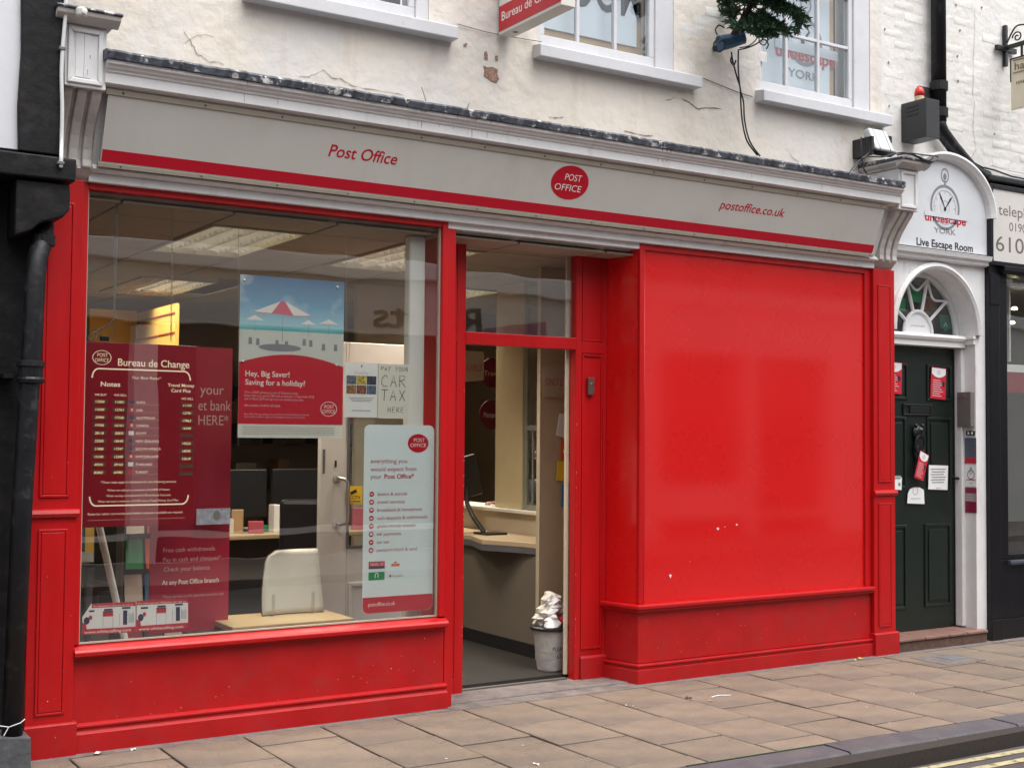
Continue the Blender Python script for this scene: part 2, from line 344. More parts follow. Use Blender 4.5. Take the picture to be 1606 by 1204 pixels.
def slab(poly):
    cx = sum(p[0] for p in poly)/len(poly); cy = sum(p[1] for p in poly)/len(poly); g = .0055+.003*random.random(); ch = .005
    dz = random.uniform(-.0022, .0022); tx, ty = random.uniform(-.006, .006), random.uniform(-.006, .006)
    def sh(p, d):
        vx, vy = p[0]-cx, p[1]-cy; return (p[0]-math.copysign(min(d, abs(vx)*.9), vx), p[1]-math.copysign(min(d, abs(vy)*.9), vy))
    Z = lambda p, z: (p[0]-cx, p[1]-cy, z+dz+tx*(p[0]-cx)+ty*(p[1]-cy)); n = len(poly)
    a = [sh(p, g) for p in poly]; t = [sh(p, g+ch) for p in poly]
    vs = [Z(p, -.011) for p in a]+[Z(p, -.0028) for p in a]+[Z(p, 0) for p in t]
    fs = [(i, (i+1) % n, (i+1) % n+n, i+n) for i in range(n)]+[(i+n, (i+1) % n+n, (i+1) % n+2*n, i+2*n) for i in range(n)]+[tuple(range(2*n, 3*n))]
    me = bpy.data.meshes.new('paving_slab'); me.from_pydata(vs, [], fs); me.materials.append(M_slab)
    o = bpy.data.objects.new('paving_slab', me); COL.objects.link(o); o.location = (cx, cy, 0); o.parent = pave
    return o
for i in range(len(xs)-1):
    x0, x1 = xs[i], xs[i+1]; odd = (i % 2)
    e = [.05, -.085] if True else []
    cuts = [-.10, -.57, -1.055, -1.53, -2.2] if (i-14) % 2 == 0 else [-.10, -.33, -.815, -1.30, -1.62, -2.2]
    if (i-14) % 2 and x0 > 6: cuts = [-.10, -.27, -.755, -1.24, -1.62, -2.2]
    for a, b in zip(cuts[:-1], cuts[1:]):
        ke0, ke1 = kin(x0)+.003, kin(x1)+.003
        if b < ke0 or abs(b-ke0) < .12:
            if a > ke0+.05: slab([(x0, ke0), (x1, ke1), (x1, a), (x0, a)])
            break
        slab([(x0, b), (x1, b), (x1, a), (x0, a)])
part('grout_strip', MB().box(-12, 20, -.098, .055, -.011, -.001), M_conc, pave)
part('moss', MB().ribbon([(3.9, kin(3.9)+.006, .0015), (4.3, kin(4.3)+.006, .0015), (4.75, kin(4.75)+.004, .0015), (5.2, kin(5.2)+.003, .0015)], lambda i: .012, R=(1, 0, 0), U=(0, 1, 0)), M_moss, pave, stuff=True)
kerb = struct('kerb', MB().box(-12, 20, -2.3, -1.9, -.128, -.1), M_joint)
x = -3.2; ki = 0
while x < 12:
    w = random.choice((.62, .78, .9)); a = kin(x); c = kin(x+w); dz = random.uniform(-.003, .003); g = .004
    m_ = MB(); t = [(x+g, a, 0), (x+w-g, c, 0), (x+w-g, c-.165, -.002), (x+g, a-.165, -.002)]
    f_ = [(x+g, a-.18, -.018), (x+w-g, c-.18, -.018), (x+w-g, c-.185, -.10), (x+g, a-.185, -.10)]
    m_.add([(q[0], q[1], q[2]+dz) for q in t+f_]+[(x+g, a, -.1), (x+w-g, c, -.1)], [(0, 1, 2, 3), (3, 2, 5, 4), (4, 5, 6, 7), (0, 3, 4, 7, 8), (1, 9, 6, 5, 2), (0, 8, 9, 1)])
    part('kerb_stone', m_, M_kerb, kerb); x += w
far = struct('far_pavement', MB().box(-60, 60, -8.5, -6.45, -.128, .0), M_conc)
# small inspection cover in the pavement
dc = thing('inspection_cover', 'small grey inspection cover set in the pavement before the green door', 'cover', (7.33, -.38, 0))
part('frame', MB().box(7.13, 7.53, -.55, -.24, .0005, .004), M_conc, dc); part('lid', MB().box(7.30, 7.47, -.45, -.32, .004, .007), M_greybox, dc)

# ------------------------------------------------------------------ upper painted building
up = thing('painted_upper_building', 'cream and white painted upper storey with sash windows above the red shop front', 'building', (4, .3, 2.7))
WX = [(2.43, 3.45), (4.20, 5.26), (6.02, 7.10)]; ZT = 5.45
w = MB(); w.box(1.0, 7.22, .08, .42, 2.69, 3.87); w.box(1.0, 7.22, .08, .42, ZT, 6.8)
for a, b in ((1.0, 2.43), (3.45, 4.20), (5.26, 6.02), (7.10, 7.22)): w.box(a, b, .08, .42, 3.87, ZT)
part('wall', w, M_render, up)
part('wall', MB().box(7.22, 13, .082, .42, 2.9, 6.8), M_brickpaint, up, label='white painted brick wall on the right side')
bm_var = []
for k in range(5):
    L_, H_ = .219, .070; r_ = random.Random(k); vs = []; d = .0015
    j = lambda s=.004: r_.uniform(-s, s)
    base = [(-L_/2, 0, -H_/2), (L_/2, 0, -H_/2), (L_/2, 0, H_/2), (-L_/2, 0, H_/2)]
    vs = base+[(x*(1-.035)+j(), -d*.7+j(.001), z*(1-.10)+j(.003)) for x, _, z in base]+[(x*(1-.12)+j(), -d-.001+j(.0015), z*(1-.30)+j(.003)) for x, _, z in base]
    me = bpy.data.meshes.new('brick'); me.from_pydata(vs, [], [(i, (i+1) % 4, (i+1) % 4+4, i+4) for i in range(4)]+[(i+4, (i+1) % 4+4, (i+1) % 4+8, i+8) for i in range(4)]+[(8, 9, 10, 11)])
    me.materials.append(M_brickpaint)
    for p_ in me.polygons: p_.use_smooth = True
    bm_var.append(me)
def bricks(x0, x1, z0, z1, Y):
    r = 0; z = z0
    while z < z1:
        x = x0+(.1125 if r % 2 else 0)
        while x+.1 < x1:
            if random.random() > .04:
                o = bpy.data.objects.new('brick', random.choice(bm_var)); COL.objects.link(o); o.parent = up
                o.location = Vector((x+.11, Y+random.uniform(-.001, .003), z)) - Vector((4, .3, 2.7)); o.scale = (1, random.uniform(.5, 1.3), 1); o.rotation_euler = (0, random.uniform(-.015, .015), 0)
            x += .225
        z += .075; r += 1
bricks(7.24, 8.95, 3.62, 4.98, .083); bricks(5.30, 5.99, 4.05, 4.62, .081)
# sills, sashes
def sash(i, x0, x1, glass_x, bars, label, zb=None):
    f = MB(); zs = 3.872
    f.box(x0, glass_x[0]-.03, .085, .16, zs, ZT); f.box(glass_x[1]+.04, x1, .085, .16, zs, ZT)
    f.box(glass_x[1]+.0401, x1, .085, .16, ZT-.05, ZT); f.box(x0, glass_x[1]+.041, .151, .16, ZT-.05, ZT)
    wi = part('window', f, M_whiteclean, up, .004, label=label)
    s = MB(); s.box(glass_x[0]-.03, glass_x[1]+.04, .10, .15, zs+.003, 3.965); s.box(glass_x[0]-.03, glass_x[0], .10, .15, 3.965, ZT); s.box(glass_x[1], glass_x[1]+.04, .10, .15, 3.965, ZT); s.box(glass_x[0], glass_x[1], .10, .15, ZT-.06, ZT)
    part('sash_frame', s, M_whiteclean, wi, .004)
    for b in bars: part('glazing_bar', MB().box(b-.011, b+.011, .103, .135, 3.965, ZT-.06), M_whiteclean, wi, .003)
    for z in (zb or (4.335, 4.70, 5.06)): part('glazing_bar', MB().box(glass_x[0], glass_x[1], .106, .132, z-.011, z+.011), M_whiteclean, wi, .003)
    part('pane', MB().box(glass_x[0], glass_x[1], .118, .122, 3.965, ZT-.06), G_pane, wi)
    part('window_sill', MB().prism([(-.005, 3.872), (-.005, 3.80), (.0, 3.795), (.10, 3.80), (.10, 3.885), (.05, 3.88)], x0-.07 if i != 2 else 4.165, {0: 3.60, 1: 5.432, 2: 7.24}[i] if i != 1 else 5.432, 'x') if False else
         MB().prism([(-.005, 3.870), (-.005, 3.797), (.12, 3.797), (.12, 3.888), (.05, 3.880)], (2.33, 4.165, 5.975)[i], (3.60, 5.432, 7.24)[i], 'x'), M_whiteclean, wi, .005)
    return wi
sash(0, 2.43, 3.45, (2.55, 3.33), (2.81, 3.07), 'left sash window mostly above the frame of view')
sash(1, 4.20, 5.26, (4.262, 5.075), (4.515, 4.805), 'middle sash window above the round logo', (4.48, 4.90))
sash(2, 6.02, 7.10, (6.06, 6.90), (6.29, 6.60), 'right sash window beside the fir branches')
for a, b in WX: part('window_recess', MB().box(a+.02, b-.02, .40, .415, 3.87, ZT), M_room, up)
# window film prints behind the sashes
def film(x0, x1, z0, z1, label):
    t = thing('window_print', label, 'window print', ((x0+x1)/2, .19, z0), None)
    part('board', MB().box(x0, x1, .19, .20, z0, z1), M_blind, t)
    part('cardboard_edge', MB().box(x0-.03, x1+.05, .201, .21, z0-.06, z1), M_brownboard, t)
    return t
t = film(4.29, 5.04, 4.045, 5.3, 'pale window print lettered ROOM behind the middle upstairs window')
part('lettering', MB().text('ROOM', (4.37, .188, 4.235), .30, .70, bold=.012), M_ink, t)
t = film(6.13, 6.80, 3.99, 5.3, 'pale window print with grey stopwatch behind the right upstairs window')
def WP(u, v, Y): x, z = P(u, v, Y); return (x, Y, z)
part('stopwatch_ring', MB().disc(WP(1262, 66, .1875), .175, .175, r_in=.86, n=48), M_filmgrey, t)
part('stopwatch_crown', MB().disc(WP(1264, 8, .1875), .055, .065, r_in=.75, n=32), M_filmgrey, t)
part('stopwatch_dial', MB().disc(WP(1262, 66, .187), .13, .135, r_in=.96, n=48), M_filmlight, t)
part('stopwatch_hands', MB().ribbon([WP(1250, 45, .187), WP(1259, 66, .187)], .018).ribbon([WP(1270, 50, .187), WP(1259, 66, .187)], .018).disc(WP(1259, 66, .1865), .018, .022), M_ink, t)
part('red_lettering', MB().text('unoescape', WP(1217, 86, .186), .095, .585, bold=.02), M_redink, t)
_w = WP(1217, 86, .185); part('faded_strip', MB().box(_w[0]-.01, _w[0]+.61, .1835, .1845, _w[2]+.052, _w[2]+.12), M_blind, t)
part('grey_lettering', MB().text('YORK', WP(1236, 119, .187), .062, .31, bold=.01), M_filmgrey, t)
# cracks and bare patches
def crack(px, off, s, wpx=.006):
    pts = []
    prev = None
    for a, b in px:
        x, z = P(off[0]+a/s, off[1]+b/s, .0765)
        if prev:
            for k in range(1, 4):
                f = k/4; pts.append((prev[0]+(x-prev[0])*f+random.uniform(-.004, .004), .0765, prev[1]+(z-prev[1])*f+random.uniform(-.004, .004)))
        pts.append((x, .0765, z)); prev = (x, z)
    n = len(pts); part('crack', MB().ribbon(pts, lambda i: wpx*(.25+.75*random.random())*(1 if 0 < i < n-1 else .1)), M_crack, up)
crack([(1155, 190), (1200, 260), (1240, 340), (1290, 370), (1330, 392), (1380, 392), (1410, 412)], (0, 0), 4.0125, .005)
crack([(270, 480), (320, 485), (370, 470), (430, 442), (470, 475), (480, 490), (540, 495), (600, 535), (700, 560), (850, 582), (940, 600)], (400, 0), 4.0125, .005)
crack([(975, 635), (1010, 630), (1040, 610)], (800, 0), 4.0125, .006); crack([(1080, 620), (1130, 645), (1165, 675), (1180, 685), (1230, 678), (1335, 688)], (800, 0), 4.0125, .010)
crack([(1150, 280), (1230, 230), (1300, 218), (1360, 240)], (0, 0), 4.0125, .003); crack([(715, 825), (780, 840), (860, 855), (900, 850)], (800, 0), 4.0125, .008)
crack([(1300, 50), (1302, 200), (1292, 450), (1290, 600), (1300, 640), (1290, 790), (1310, 930), (1265, 1000)], (1200, 0), 3.956, .004)
crack([(150, 950), (185, 990), (215, 1005)], (1200, 0), 3.956, .004); crack([(245, 740), (290, 742), (340, 740)], (800, 0), 4.0125, .007)
def patch(uv, name='bare_patch', Y=.0755, m=M_spall):
    pts = [P(u, v, Y) for u, v in uv]; part(name, MB().prism(pts, Y, Y+.003, 'y'), m, up)
patch([(758.5, 103), (764, 106), (772, 105), (781, 109), (780, 117), (783, 124), (779, 130), (770, 127), (764, 122), (759, 119), (760, 110)])
patch([(760, 82), (763, 80), (765, 86), (765, 94), (760, 93)]); patch([(777, 88), (781, 87), (781, 94), (777, 96)]); patch([(727, 70), (733, 67), (732, 72), (728, 73)])
for u, v in [(1500, 8), (1506, 48), (1502, 88), (1394, 98), (1503, 127), (1388, 46), (1560, 210), (1395, 166), (1215, 0), (1540, 12)]: patch([(u-.8, v-1.6), (u+1.1, v-1), (u+1.2, v+1.3), (u-.6, v+1.8)])

# ------------------------------------------------------------------ shop front
sf = thing('shop_front', 'bright red timber shop front with white cornice and large window on the left', 'shop front', (4.3, 0, 0))
def pilaster(x0, x1, cap_x, label):
    p = part('pilaster', MB().box(x0, x1, -.03, .08, .14, 2.735), M_red, sf, .003, label=label)
    part('plinth_block', MB().prism([(-.055, -.02), (-.055, .148), (-.045, .155), (.08, .155), (.08, -.02)], x0-.015, x1+.015, 'x'), M_redlow, p, .003)
    part('dado_moulding', MB().prism([(-.03, 1.118), (-.045, 1.122), (-.052, 1.138), (-.045, 1.155), (-.03, 1.16), (-.02, 1.14)], x0-.008, x1+.008, 'x'), M_red, p)
    for z0, z1 in ((1.215, 2.62), (.195, 1.065)):
        part('panel_moulding', MB().frame(x0+.042, x1-.04, z0, z1, .012, -.038, -.0295), M_red, p, .002)
        part('raised_panel', MB().box(x0+.056, x1-.054, -.036, -.0292, z0+.014, z1-.014), M_red, p, .004)
    return p
pilaster(1.297, 1.515, 0, 'left red pilaster beside the black timber building'); pilaster(7.005, 7.222, 0, 'right red pilaster beside the green door')
# left bay: stall riser
part('stall_riser', MB().box(1.515, 3.545, .0, .07, .10, .45), M_redlow, sf, .003)
part('plinth_board', MB().prism([(-.035, -.03), (-.035, .088), (-.022, .098), (-.020, .112), (-.030, .118), (-.030, .128), (-.012, .136), (.01, .137), (.01, -.03)], 1.5275, 3.555, 'x'), M_redlow, sf, .002)
part('sill', MB().prism([(.0, .442), (-.022, .446), (-.045, .456), (-.048, .474), (-.040, .486), (-.01, .498), (.06, .505), (.06, .442)], 1.515, 3.553, 'x'), M_red, sf, .003)
part('window_frame', MB().box(1.515, 1.545, .0, .07, .506, 2.735).box(3.512, 3.548, -.004, .07, .506, 2.735).box(1.545, 3.512, .0, .07, 2.703, 2.735), M_red, sf, .003)
part('glazing_bead', MB().box(1.545, 1.553, .022, .045, .506, 2.703).box(1.553, 3.504, .022, .045, .506, .513).box(3.504, 3.512, .022, .045, .506, 2.703), M_trim, sf)
part('shop_window_pane', MB().box(1.553, 3.504, .030, .036, .513, 2.703), G_shop, sf)
# doorway recess: soffit, frame
part('recess_soffit', MB().box(3.548, 4.97, -.0, .30, 2.700, 2.7345), M_white, sf)
df = part('door_frame', MB().box(3.5485, 3.6, .0, .30, 0.0, 2.6995).box(3.66, 3.695, .262, .33, 0, 2.6995).box(3.762, 3.822, .262, .33, 0, 2.6995).box(3.695, 3.762, .27, .32, .10, 2.6995).box(3.695, 3.762, .262, .33, 0, .10).box(3.695, 3.762, .262, .33, 2.075, 2.135)
     .box(4.628, 4.672, .262, .33, 0, 2.6995).box(4.84, 4.90, .262, .33, 0, 2.6995).box(4.672, 4.84, .27, .32, .0, 2.6995).box(4.672, 4.84, .262, .33, 2.05, 2.12).box(4.672, 4.84, .262, .33, 2.675, 2.6995)
     .box(3.822, 4.628, .262, .33, 2.068, 2.142).box(3.822, 4.628, .262, .33, 2.682, 2.6995), M_red, sf, .003)
part('panel_moulding', MB().frame(3.697, 3.760, .105, 2.07, .010, .263, .2695).frame(3.697, 3.760, 2.14, 2.67, .010, .263, .2695).frame(4.676, 4.836, .19, 2.045, .012, .262, .2695).frame(4.676, 4.836, 2.125, 2.67, .012, .262, .2695)
     .frame(4.70, 4.812, 2.03, 2.045, .006, .259, .2625), M_red, df, .001)
part('plinth_block', MB().prism([(.245, 0), (.245, .135), (.255, .15), (.262, .15), (.262, 0)], 4.668, 4.90, 'x'), M_redlow, df, .002)
part('transom_pane', MB().box(3.822, 4.628, .29, .296, 2.142, 2.682), G_shop, sf)
part('inner_door_jamb', MB().box(4.602, 4.627, .334, .352, .03, 2.66), mat('cream_jamb_paint', (.56, .50, .38), .5, .08, 10, stain_or_sheen=[((.15, .10, .06), 14, .66, .7, .7)]), sf, .003)
part('threshold', MB().box(3.6, 4.93, .045, .36, -.02, .006), M_conc, sf, .004)
part('threshold', MB().box(3.82, 4.60, .30, .331, .006, .016), M_room, sf, label='worn dark timber threshold strip')
# right bay, slanted return and big blank panel
RC, RB = (4.924, 0.0), (4.862, .262)      # front corner, back corner in plan
def ret(p0, p1, d):                       # offset helper of the slanted return towards the viewer
    v = Vector((p1[0]-p0[0], p1[1]-p0[1])); n = Vector((-v.y, v.x)).normalized()
    if n.x > 0: n = -n
    return n*d
n_ = ret(RC, RB, 1)
def bay_poly(d):                           # plan outline pushed out by d
    return [(6.998, .08), (6.998, -d), (RC[0]-d*.75, -d), (RB[0]+n_.x*d, RB[1]), (5.1, RB[1]), (5.1, .08)]
def bay(z0, z1, d, nm, m, bev=.003, shrink=0): return part(nm, MB().prism(bay_poly(d), z0, z1, 'z'), m, sf, bev)
bay(.12, .44, .0, 'bay_stall_riser', M_redlow)
bay(-.02, .085, .032, 'bay_plinth', M_redlow); bay(.085, .10, .020, 'bay_plinth_moulding', M_redlow); bay(.10, .118, .028, 'bay_plinth_moulding', M_redlow, .006)
bay(.44, .455, .03, 'bay_sill', M_red); bay(.455, .485, .045, 'bay_sill', M_red, .009)
part('bay_return_panel', MB().prism([(RC[0]+.004, .002), (RB[0]+.004, RB[1]-.002), (RB[0]+.05, RB[1]), (RC[0]+.05, .03)], .485, 2.735, 'z'), M_redpanel, sf, .003)
part('bay_frame', MB().box(4.924, 4.962, -.006, .08, .4855, 2.735).box(6.945, 7.005, -.004, .08, .4855, 2.735).box(4.962, 6.945, -.004, .08, 2.695, 2.735), M_red, sf, .004)
part('bay_corner_bead', MB().tube([(4.966, .006, .486), (4.966, .006, 2.694)], .007, 8), M_red, sf, smooth=True)
part('blank_panel', MB().box(4.962, 6.945, .012, .03, .4855, 2.695), M_redpanel, sf, label='large plain glossy red panel covering the right window')
cp = []
for u, v, r in [(1126, 829, 2.2), (1137, 826, .8), (1155.5, 822.5, 1.7), (1051.5, 902, 2.0), (1082, 880, .6)]:
    cp += [[P(u-r, v-r*.4, .011), P(u+r*.2, v-r, .011), P(u+r, v-.1*r, .011), P(u+r*.1, v+r*(1 if r != 2.0 else 2.2), .011)]]
b = MB()
for q in cp: b.prism(q, .0112, .0119, 'y')
part('paint_chip', b, M_paper, sf)
sc_ = MB(); r4 = random.Random(21)
for k in range(46):
    left = k < 26; x = r4.uniform(1.6, 3.5) if left else r4.uniform(5.0, 6.9); z = .14+abs(r4.gauss(0, .10)); w_ = r4.uniform(.001, .0045)
    if z < .43: sc_.add([(x, -.0006, z), (x+w_, -.0006, z+w_*.4), (x+w_*.8, -.0006, z+w_*r4.uniform(.7, 2)), (x-w_*.2, -.0006, z+w_)], [(0, 1, 2, 3)])
for k in range(40):
    x = r4.uniform(1.31, 1.50) if k % 2 else r4.uniform(7.02, 7.21); z = abs(r4.gauss(.2, .5)); w_ = r4.uniform(.001, .003)
    if z < 2 and z > .17: sc_.add([(x, -.0395, z), (x+w_, -.0395, z), (x+w_, -.0395, z+w_*1.5), (x, -.0395, z+w_)], [(0, 1, 2, 3)])
for k in range(34):
    z = r4.uniform(.05, 1.6); x = r4.choice((3.816, 4.633)); w_ = r4.uniform(.001, .004)
    sc_.add([(x, .2612, z), (x+w_, .2612, z), (x+w_*.8, .2612, z+w_*2.5), (x, .2612, z+w_*2)], [(0, 1, 2, 3)])
part('paint_chips', sc_, mat('primer_pink', (.55, .36, .30), .7, .3, 60), sf, stuff=True)
# cornice and white entablature
x0c, x1c = 1.545, 7.02
part('entablature_band', MB().prism([(-.030, 2.735), (-.030, 2.778), (.08, 2.778), (.08, 2.735)], x0c-.01, x1c-.005, 'x'), M_white, sf, .003)
part('entablature_band', MB().prism([(-.07, 2.790), (-.07, 2.797), (-.055, 2.812), (-.05, 2.818), (.08, 2.818), (.08, 2.7785), (-.042, 2.7785), (-.05, 2.784)], x0c, x1c-.01, 'x'), M_white, sf, .002, label='thin projecting moulding under the fascia sign')
part('sign_backing', MB().prism([(-.03, 2.8185), (.08, 2.8185), (.08, 3.17), (-.175, 3.17)], x0c, x1c, 'x'), M_white, sf)
part('cornice', MB().prism([(-.20, 3.150), (-.215, 3.150), (-.225, 3.158), (-.262, 3.166), (-.262, 3.213), (-.270, 3.218), (-.272, 3.228), (-.285, 3.234), (-.290, 3.246), (-.303, 3.250), (-.305, 3.268), (.08, 3.268), (.08, 3.1705), (-.176, 3.1705)], x0c, x1c, 'x'), M_white, sf, .0015)
dm = mat('rust_run', (.17, .10, .065), .9, .4, 40)
dr_ = MB(); r3 = random.Random(11)
for u0 in (136, 383, 436, 656, 662, 690, 712, 735, 741, 765, 790, 815, 1033, 1040, 1046, 1180, 1290):
    x = P(u0, 180, -.27)[0]; L_ = r3.uniform(.015, .075); k_ = r3.uniform(.0015, .005) if u0 not in (1033, 1040, 1046) else .007
    dr_.add([(x, -.3058, 3.268), (x+k_, -.3058, 3.268), (x+k_*.7, -.3058, 3.252), (x, -.3058, 3.252)], [(0, 1, 2, 3)])
    dr_.add([(x, -.2628, 3.212), (x+k_*.8, -.2628, 3.212), (x+k_*.4+.001, -.2628, 3.212-L_*.6), (x+.0008, -.2628, 3.212-L_*.6)], [(0, 1, 2, 3)])
part('dirt_run', dr_, dm, sf, stuff=True)
ld = MB(); N = 260
for i in range(N):
    xa, xb = 1.535+(7.01-1.535)*i/N, 1.535+(7.01-1.535)*(i+1)/N
    def lp(x): j = .0012*math.sin(x*21)+.0012*math.sin(x*83+1)+.001*math.sin(x*160); return [(-.318+j*.6, 3.2685+j*.7), (-.322-j, 3.30+j), (-.312, 3.312+j), (.078, 3.345), (.078, 3.269)]
    A, B = lp(xa), lp(xb); ld.add([(xa, *q) for q in A]+[(xb, *q) for q in B], [(k, k+5, (k+1) % 5+5, (k+1) % 5) for k in range(5)]+([(0, 1, 2, 3, 4)] if i == 0 else [])+([(5, 6, 7, 8, 9)] if i == N-1 else []))
part('lead_flashing', ld, M_lead, sf, smooth=False)
# corbels at both ends
def corbel(x0, x1, label):
    body = [(-.205, 3.128), (-.19, 3.10), (-.15, 3.055), (-.105, 3.0), (-.072, 2.94), (-.052, 2.88), (-.047, 2.83), (-.052, 2.793), (-.058, 2.788), (.0, 2.7355), (.06, 2.7355), (.06, 3.128)]
    c = part('corbel', MB().prism(body, x0, x1, 'x'), M_corbel, sf, .002, label=label)
    wd = (x1-x0)
    for k in range(3):
        a = x0+wd*(.02+k*.345); rb = [(-.228, 3.127), (-.212, 3.098), (-.172, 3.050), (-.128, 2.995), (-.094, 2.936), (-.074, 2.878), (-.068, 2.83), (-.073, 2.797), (-.06, 2.787), (-.02, 2.80), (-.02, 3.127)]
        part('rib', MB().prism(rb, a, a+wd*.24, 'x'), M_corbel, c, .006)
    part('corbel_block', MB().box(x0-.004, x1+.004, -.25, .06, 3.1285, 3.418), M_white, c, .004)
    part('block_moulding', MB().frame(x0+.014, x1-.014, 3.145, 3.405, .022, -.262, -.2495), M_white, c, .004)
    part('corbel_cap', MB().prism([(x0-.018, 3.4185), (x1+.018, 3.4185), (x1+.025, 3.432), (x1+.045, 3.445), (x1+.05, 3.452), (x1+.05, 3.465), (x0-.05, 3.465), (x0-.05, 3.452), (x0-.045, 3.445), (x0-.025, 3.432)], -.268, .075, 'y'), M_corbel, c, .002)
    part('corbel_cap', MB().prism([(-.268, 3.4186), (-.30, 3.432), (-.322, 3.446), (-.328, 3.465), (-.2682, 3.465)], x0-.05, x1+.05, 'x'), M_corbel, c, .002)
    part('cap_lead', MB().prism([(-.335, 3.4655), (-.338, 3.474), (-.33, 3.482), (.078, 3.50), (.078, 3.4655)], x0-.056, x1+.056, 'x'), M_lead, c, .003)
    return c
corbel(1.36, 1.548, 'left scrolled white corbel with panelled block'); corbel(7.022, 7.215, 'right scrolled white corbel beside the arched sign')
part('block_panel_board', MB().box(1.41, 1.447, -.2535, -.2505, 3.175, 3.38).box(1.449, 1.478, -.2535, -.2505, 3.175, 3.38), M_white, sf)

# fascia sign (tilted panel)
SK = -.397
def TP(x, z, lift=0.):
    n = Vector((0, -1, SK)).normalized(); return Vector((x, -.092+SK*(z-2.81), z)) + n*lift
sg = thing('fascia_sign', 'long beige tilted fascia sign with red stripe above the red shop front', 'sign', (4.24, -.15, 2.98))
UT = Vector((0, SK, 1)).normalized()
def tiltbox(x0, x1, z0, z1, l0, l1):
    a = [TP(x, z, l) for l in (l0, l1) for x, z in ((x0, z0), (x1, z0), (x1, z1), (x0, z1))]
    return MB().add(a, [(3, 2, 1, 0), (4, 5, 6, 7), (0, 1, 5, 4), (1, 2, 6, 5), (2, 3, 7, 6), (3, 0, 4, 7)])
part('sign_panel', tiltbox(1.572, 6.916, 2.822, 3.122, -.02, 0), M_beige, sg)
part('red_stripe', tiltbox(1.576, 6.914, 2.826, 2.880, .0004, .0012), M_redsign, sg)
part('trim', tiltbox(1.56, 6.93, 3.1235, 3.149, -.02, .006), M_trim, sg, .002); part('trim', tiltbox(1.56, 6.93, 2.800, 2.8205, -.018, .004), M_trim, sg, .002)
scr = MB()
for i in range(14):
    xx = 1.64+i*.402
    scr.lathe(TP(xx, 3.137, .006), [(.006, 0), (.005, .002), (.001, .003)], 8, ax=(0, -1, SK)); scr.lathe(TP(xx+.03, 2.811, .004), [(.005, 0), (.004, .002), (.001, .003)], 8, ax=(0, -1, SK))
part('screw', scr, M_screw, sg, stuff=True)
part('lettering', MB().text('Post Office', TP(2.728, 2.984, .001), .066, .402, U=UT, bold=.010, shear=.18), M_redsign, sg)
part('lettering', MB().text('postoffice.co.uk', TP(5.437, 2.984, .001), .058, .565, U=UT, bold=.010, shear=.18), M_redsign, sg)
lg = part('round_logo', MB().disc(TP(4.268, 3.014, .001), .133, .101, U=UT), M_redsign, sg)
part('logo_lettering', MB().text('POST', TP(4.285, 3.026, .0017), .040, .118, U=UT, al='c', shear=.05).text('OFFICE', TP(4.262, 2.968, .0017), .040, .188, U=UT, al='c', shear=.05), M_whiteink, lg)

# projecting sign
ps = thing('projecting_sign', 'red and white hanging box sign reading Bureau de Change above the fascia', 'sign', (3.95, -.25, 3.9))
part('sign_box', MB().box(3.905, 4.00, -.60, .05, 3.885, 4.55), mat('cream_sign_plastic', (.66, .64, .58), .35, .02), ps, .004)
part('red_strip', MB().box(3.9025, 3.9047, -.598, .048, 3.905, 4.055), M_redsign, ps)
part('lettering', MB().text('Bureau de Change', (3.9018, .015, 3.962), .056, .59, R=(0, -1, 0), bold=.008), M_whiteink, ps)
part('lower_lettering', MB().text('Post Office', (3.9038, .0, 4.25), .09, .52, R=(0, -1, 0)), M_redsign, ps)
part('lamp_hole', MB().lathe((3.952, -.06, 3.8855), [(.018, 0), (.016, -.002), (.002, -.002)], 12), M_screw, ps)
part('bracket', MB().box(3.93, 3.97, .05, .08, 4.0, 4.5), M_greybox, ps)

# ------------------------------------------------------------------ left timber-framed building
lb = thing('timber_framed_building', 'black and white timber framed building at the left edge', 'building', (.6, -.1, 0))
part('plaster_wall', MB().box(-3, 1.172, -.255, -.05, 2.80, 6.8), M_plaster, lb)
pts = []; post = MB()
post.prism([(1.163, 2.79), (1.156, 3.0), (1.166, 3.25), (1.160, 3.5), (1.170, 3.7), (1.166, 6.8), (1.356, 6.8), (1.350, 3.4), (1.358, 3.1), (1.352, 2.79)], -.285, -.02, 'y')
part('timber_post', post, M_black, lb, .006)
part('lintel_beam', MB().prism([(-3, 2.655), (1.404, 2.668), (1.406, 2.772), (-3, 2.79)], -.335, -.03, 'y'), M_black, lb, .008)
br = [(1.15, 2.655), (1.384, 2.655), (1.388, 2.60), (1.385, 2.54), (1.36, 2.505), (1.31, 2.488), (1.26, 2.47), (1.22, 2.43), (1.15, 2.40)]
part('bracket', MB().prism(br, -.31, -.09, 'y'), M_black, lb, .008)
part('black_wall', MB().box(-3, 1.277, -.13, .3, -.02, 2.66), M_black, lb, .004)
part('black_door_case', MB().box(-3, 1.10, -.20, -.131, .2, 2.6), M_black, lb, .006)
dp = thing('downpipe', 'black downpipe with collar beside the left red pilaster', 'downpipe', (1.22, -.28, 0))
part('pipe', MB().tube([(1.300, -.19, 2.48), (1.290, -.22, 2.40), (1.262, -.25, 2.32), (1.250, -.27, 2.22), (1.243, -.275, 1.95), (1.237, -.275, 1.78), (1.215, -.275, 1.2), (1.195, -.275, .18)], .045, 16), M_iron, dp, smooth=True)
part('collar', MB().lathe((1.238, -.275, 1.74), [(.047, 0), (.060, .004), (.062, .02), (.054, .03), (.054, .07), (.062, .08), (.060, .1), (.047, .105)], 18), M_iron, dp, smooth=False)
part('collar', MB().lathe((1.29, -.215, 2.375), [(.047, 0), (.056, .004), (.056, .05), (.047, .055)], 18), M_iron, dp)
part('wall_lug', MB().box(1.13, 1.19, -.24, -.13, 1.765, 1.785), M_iron, dp)
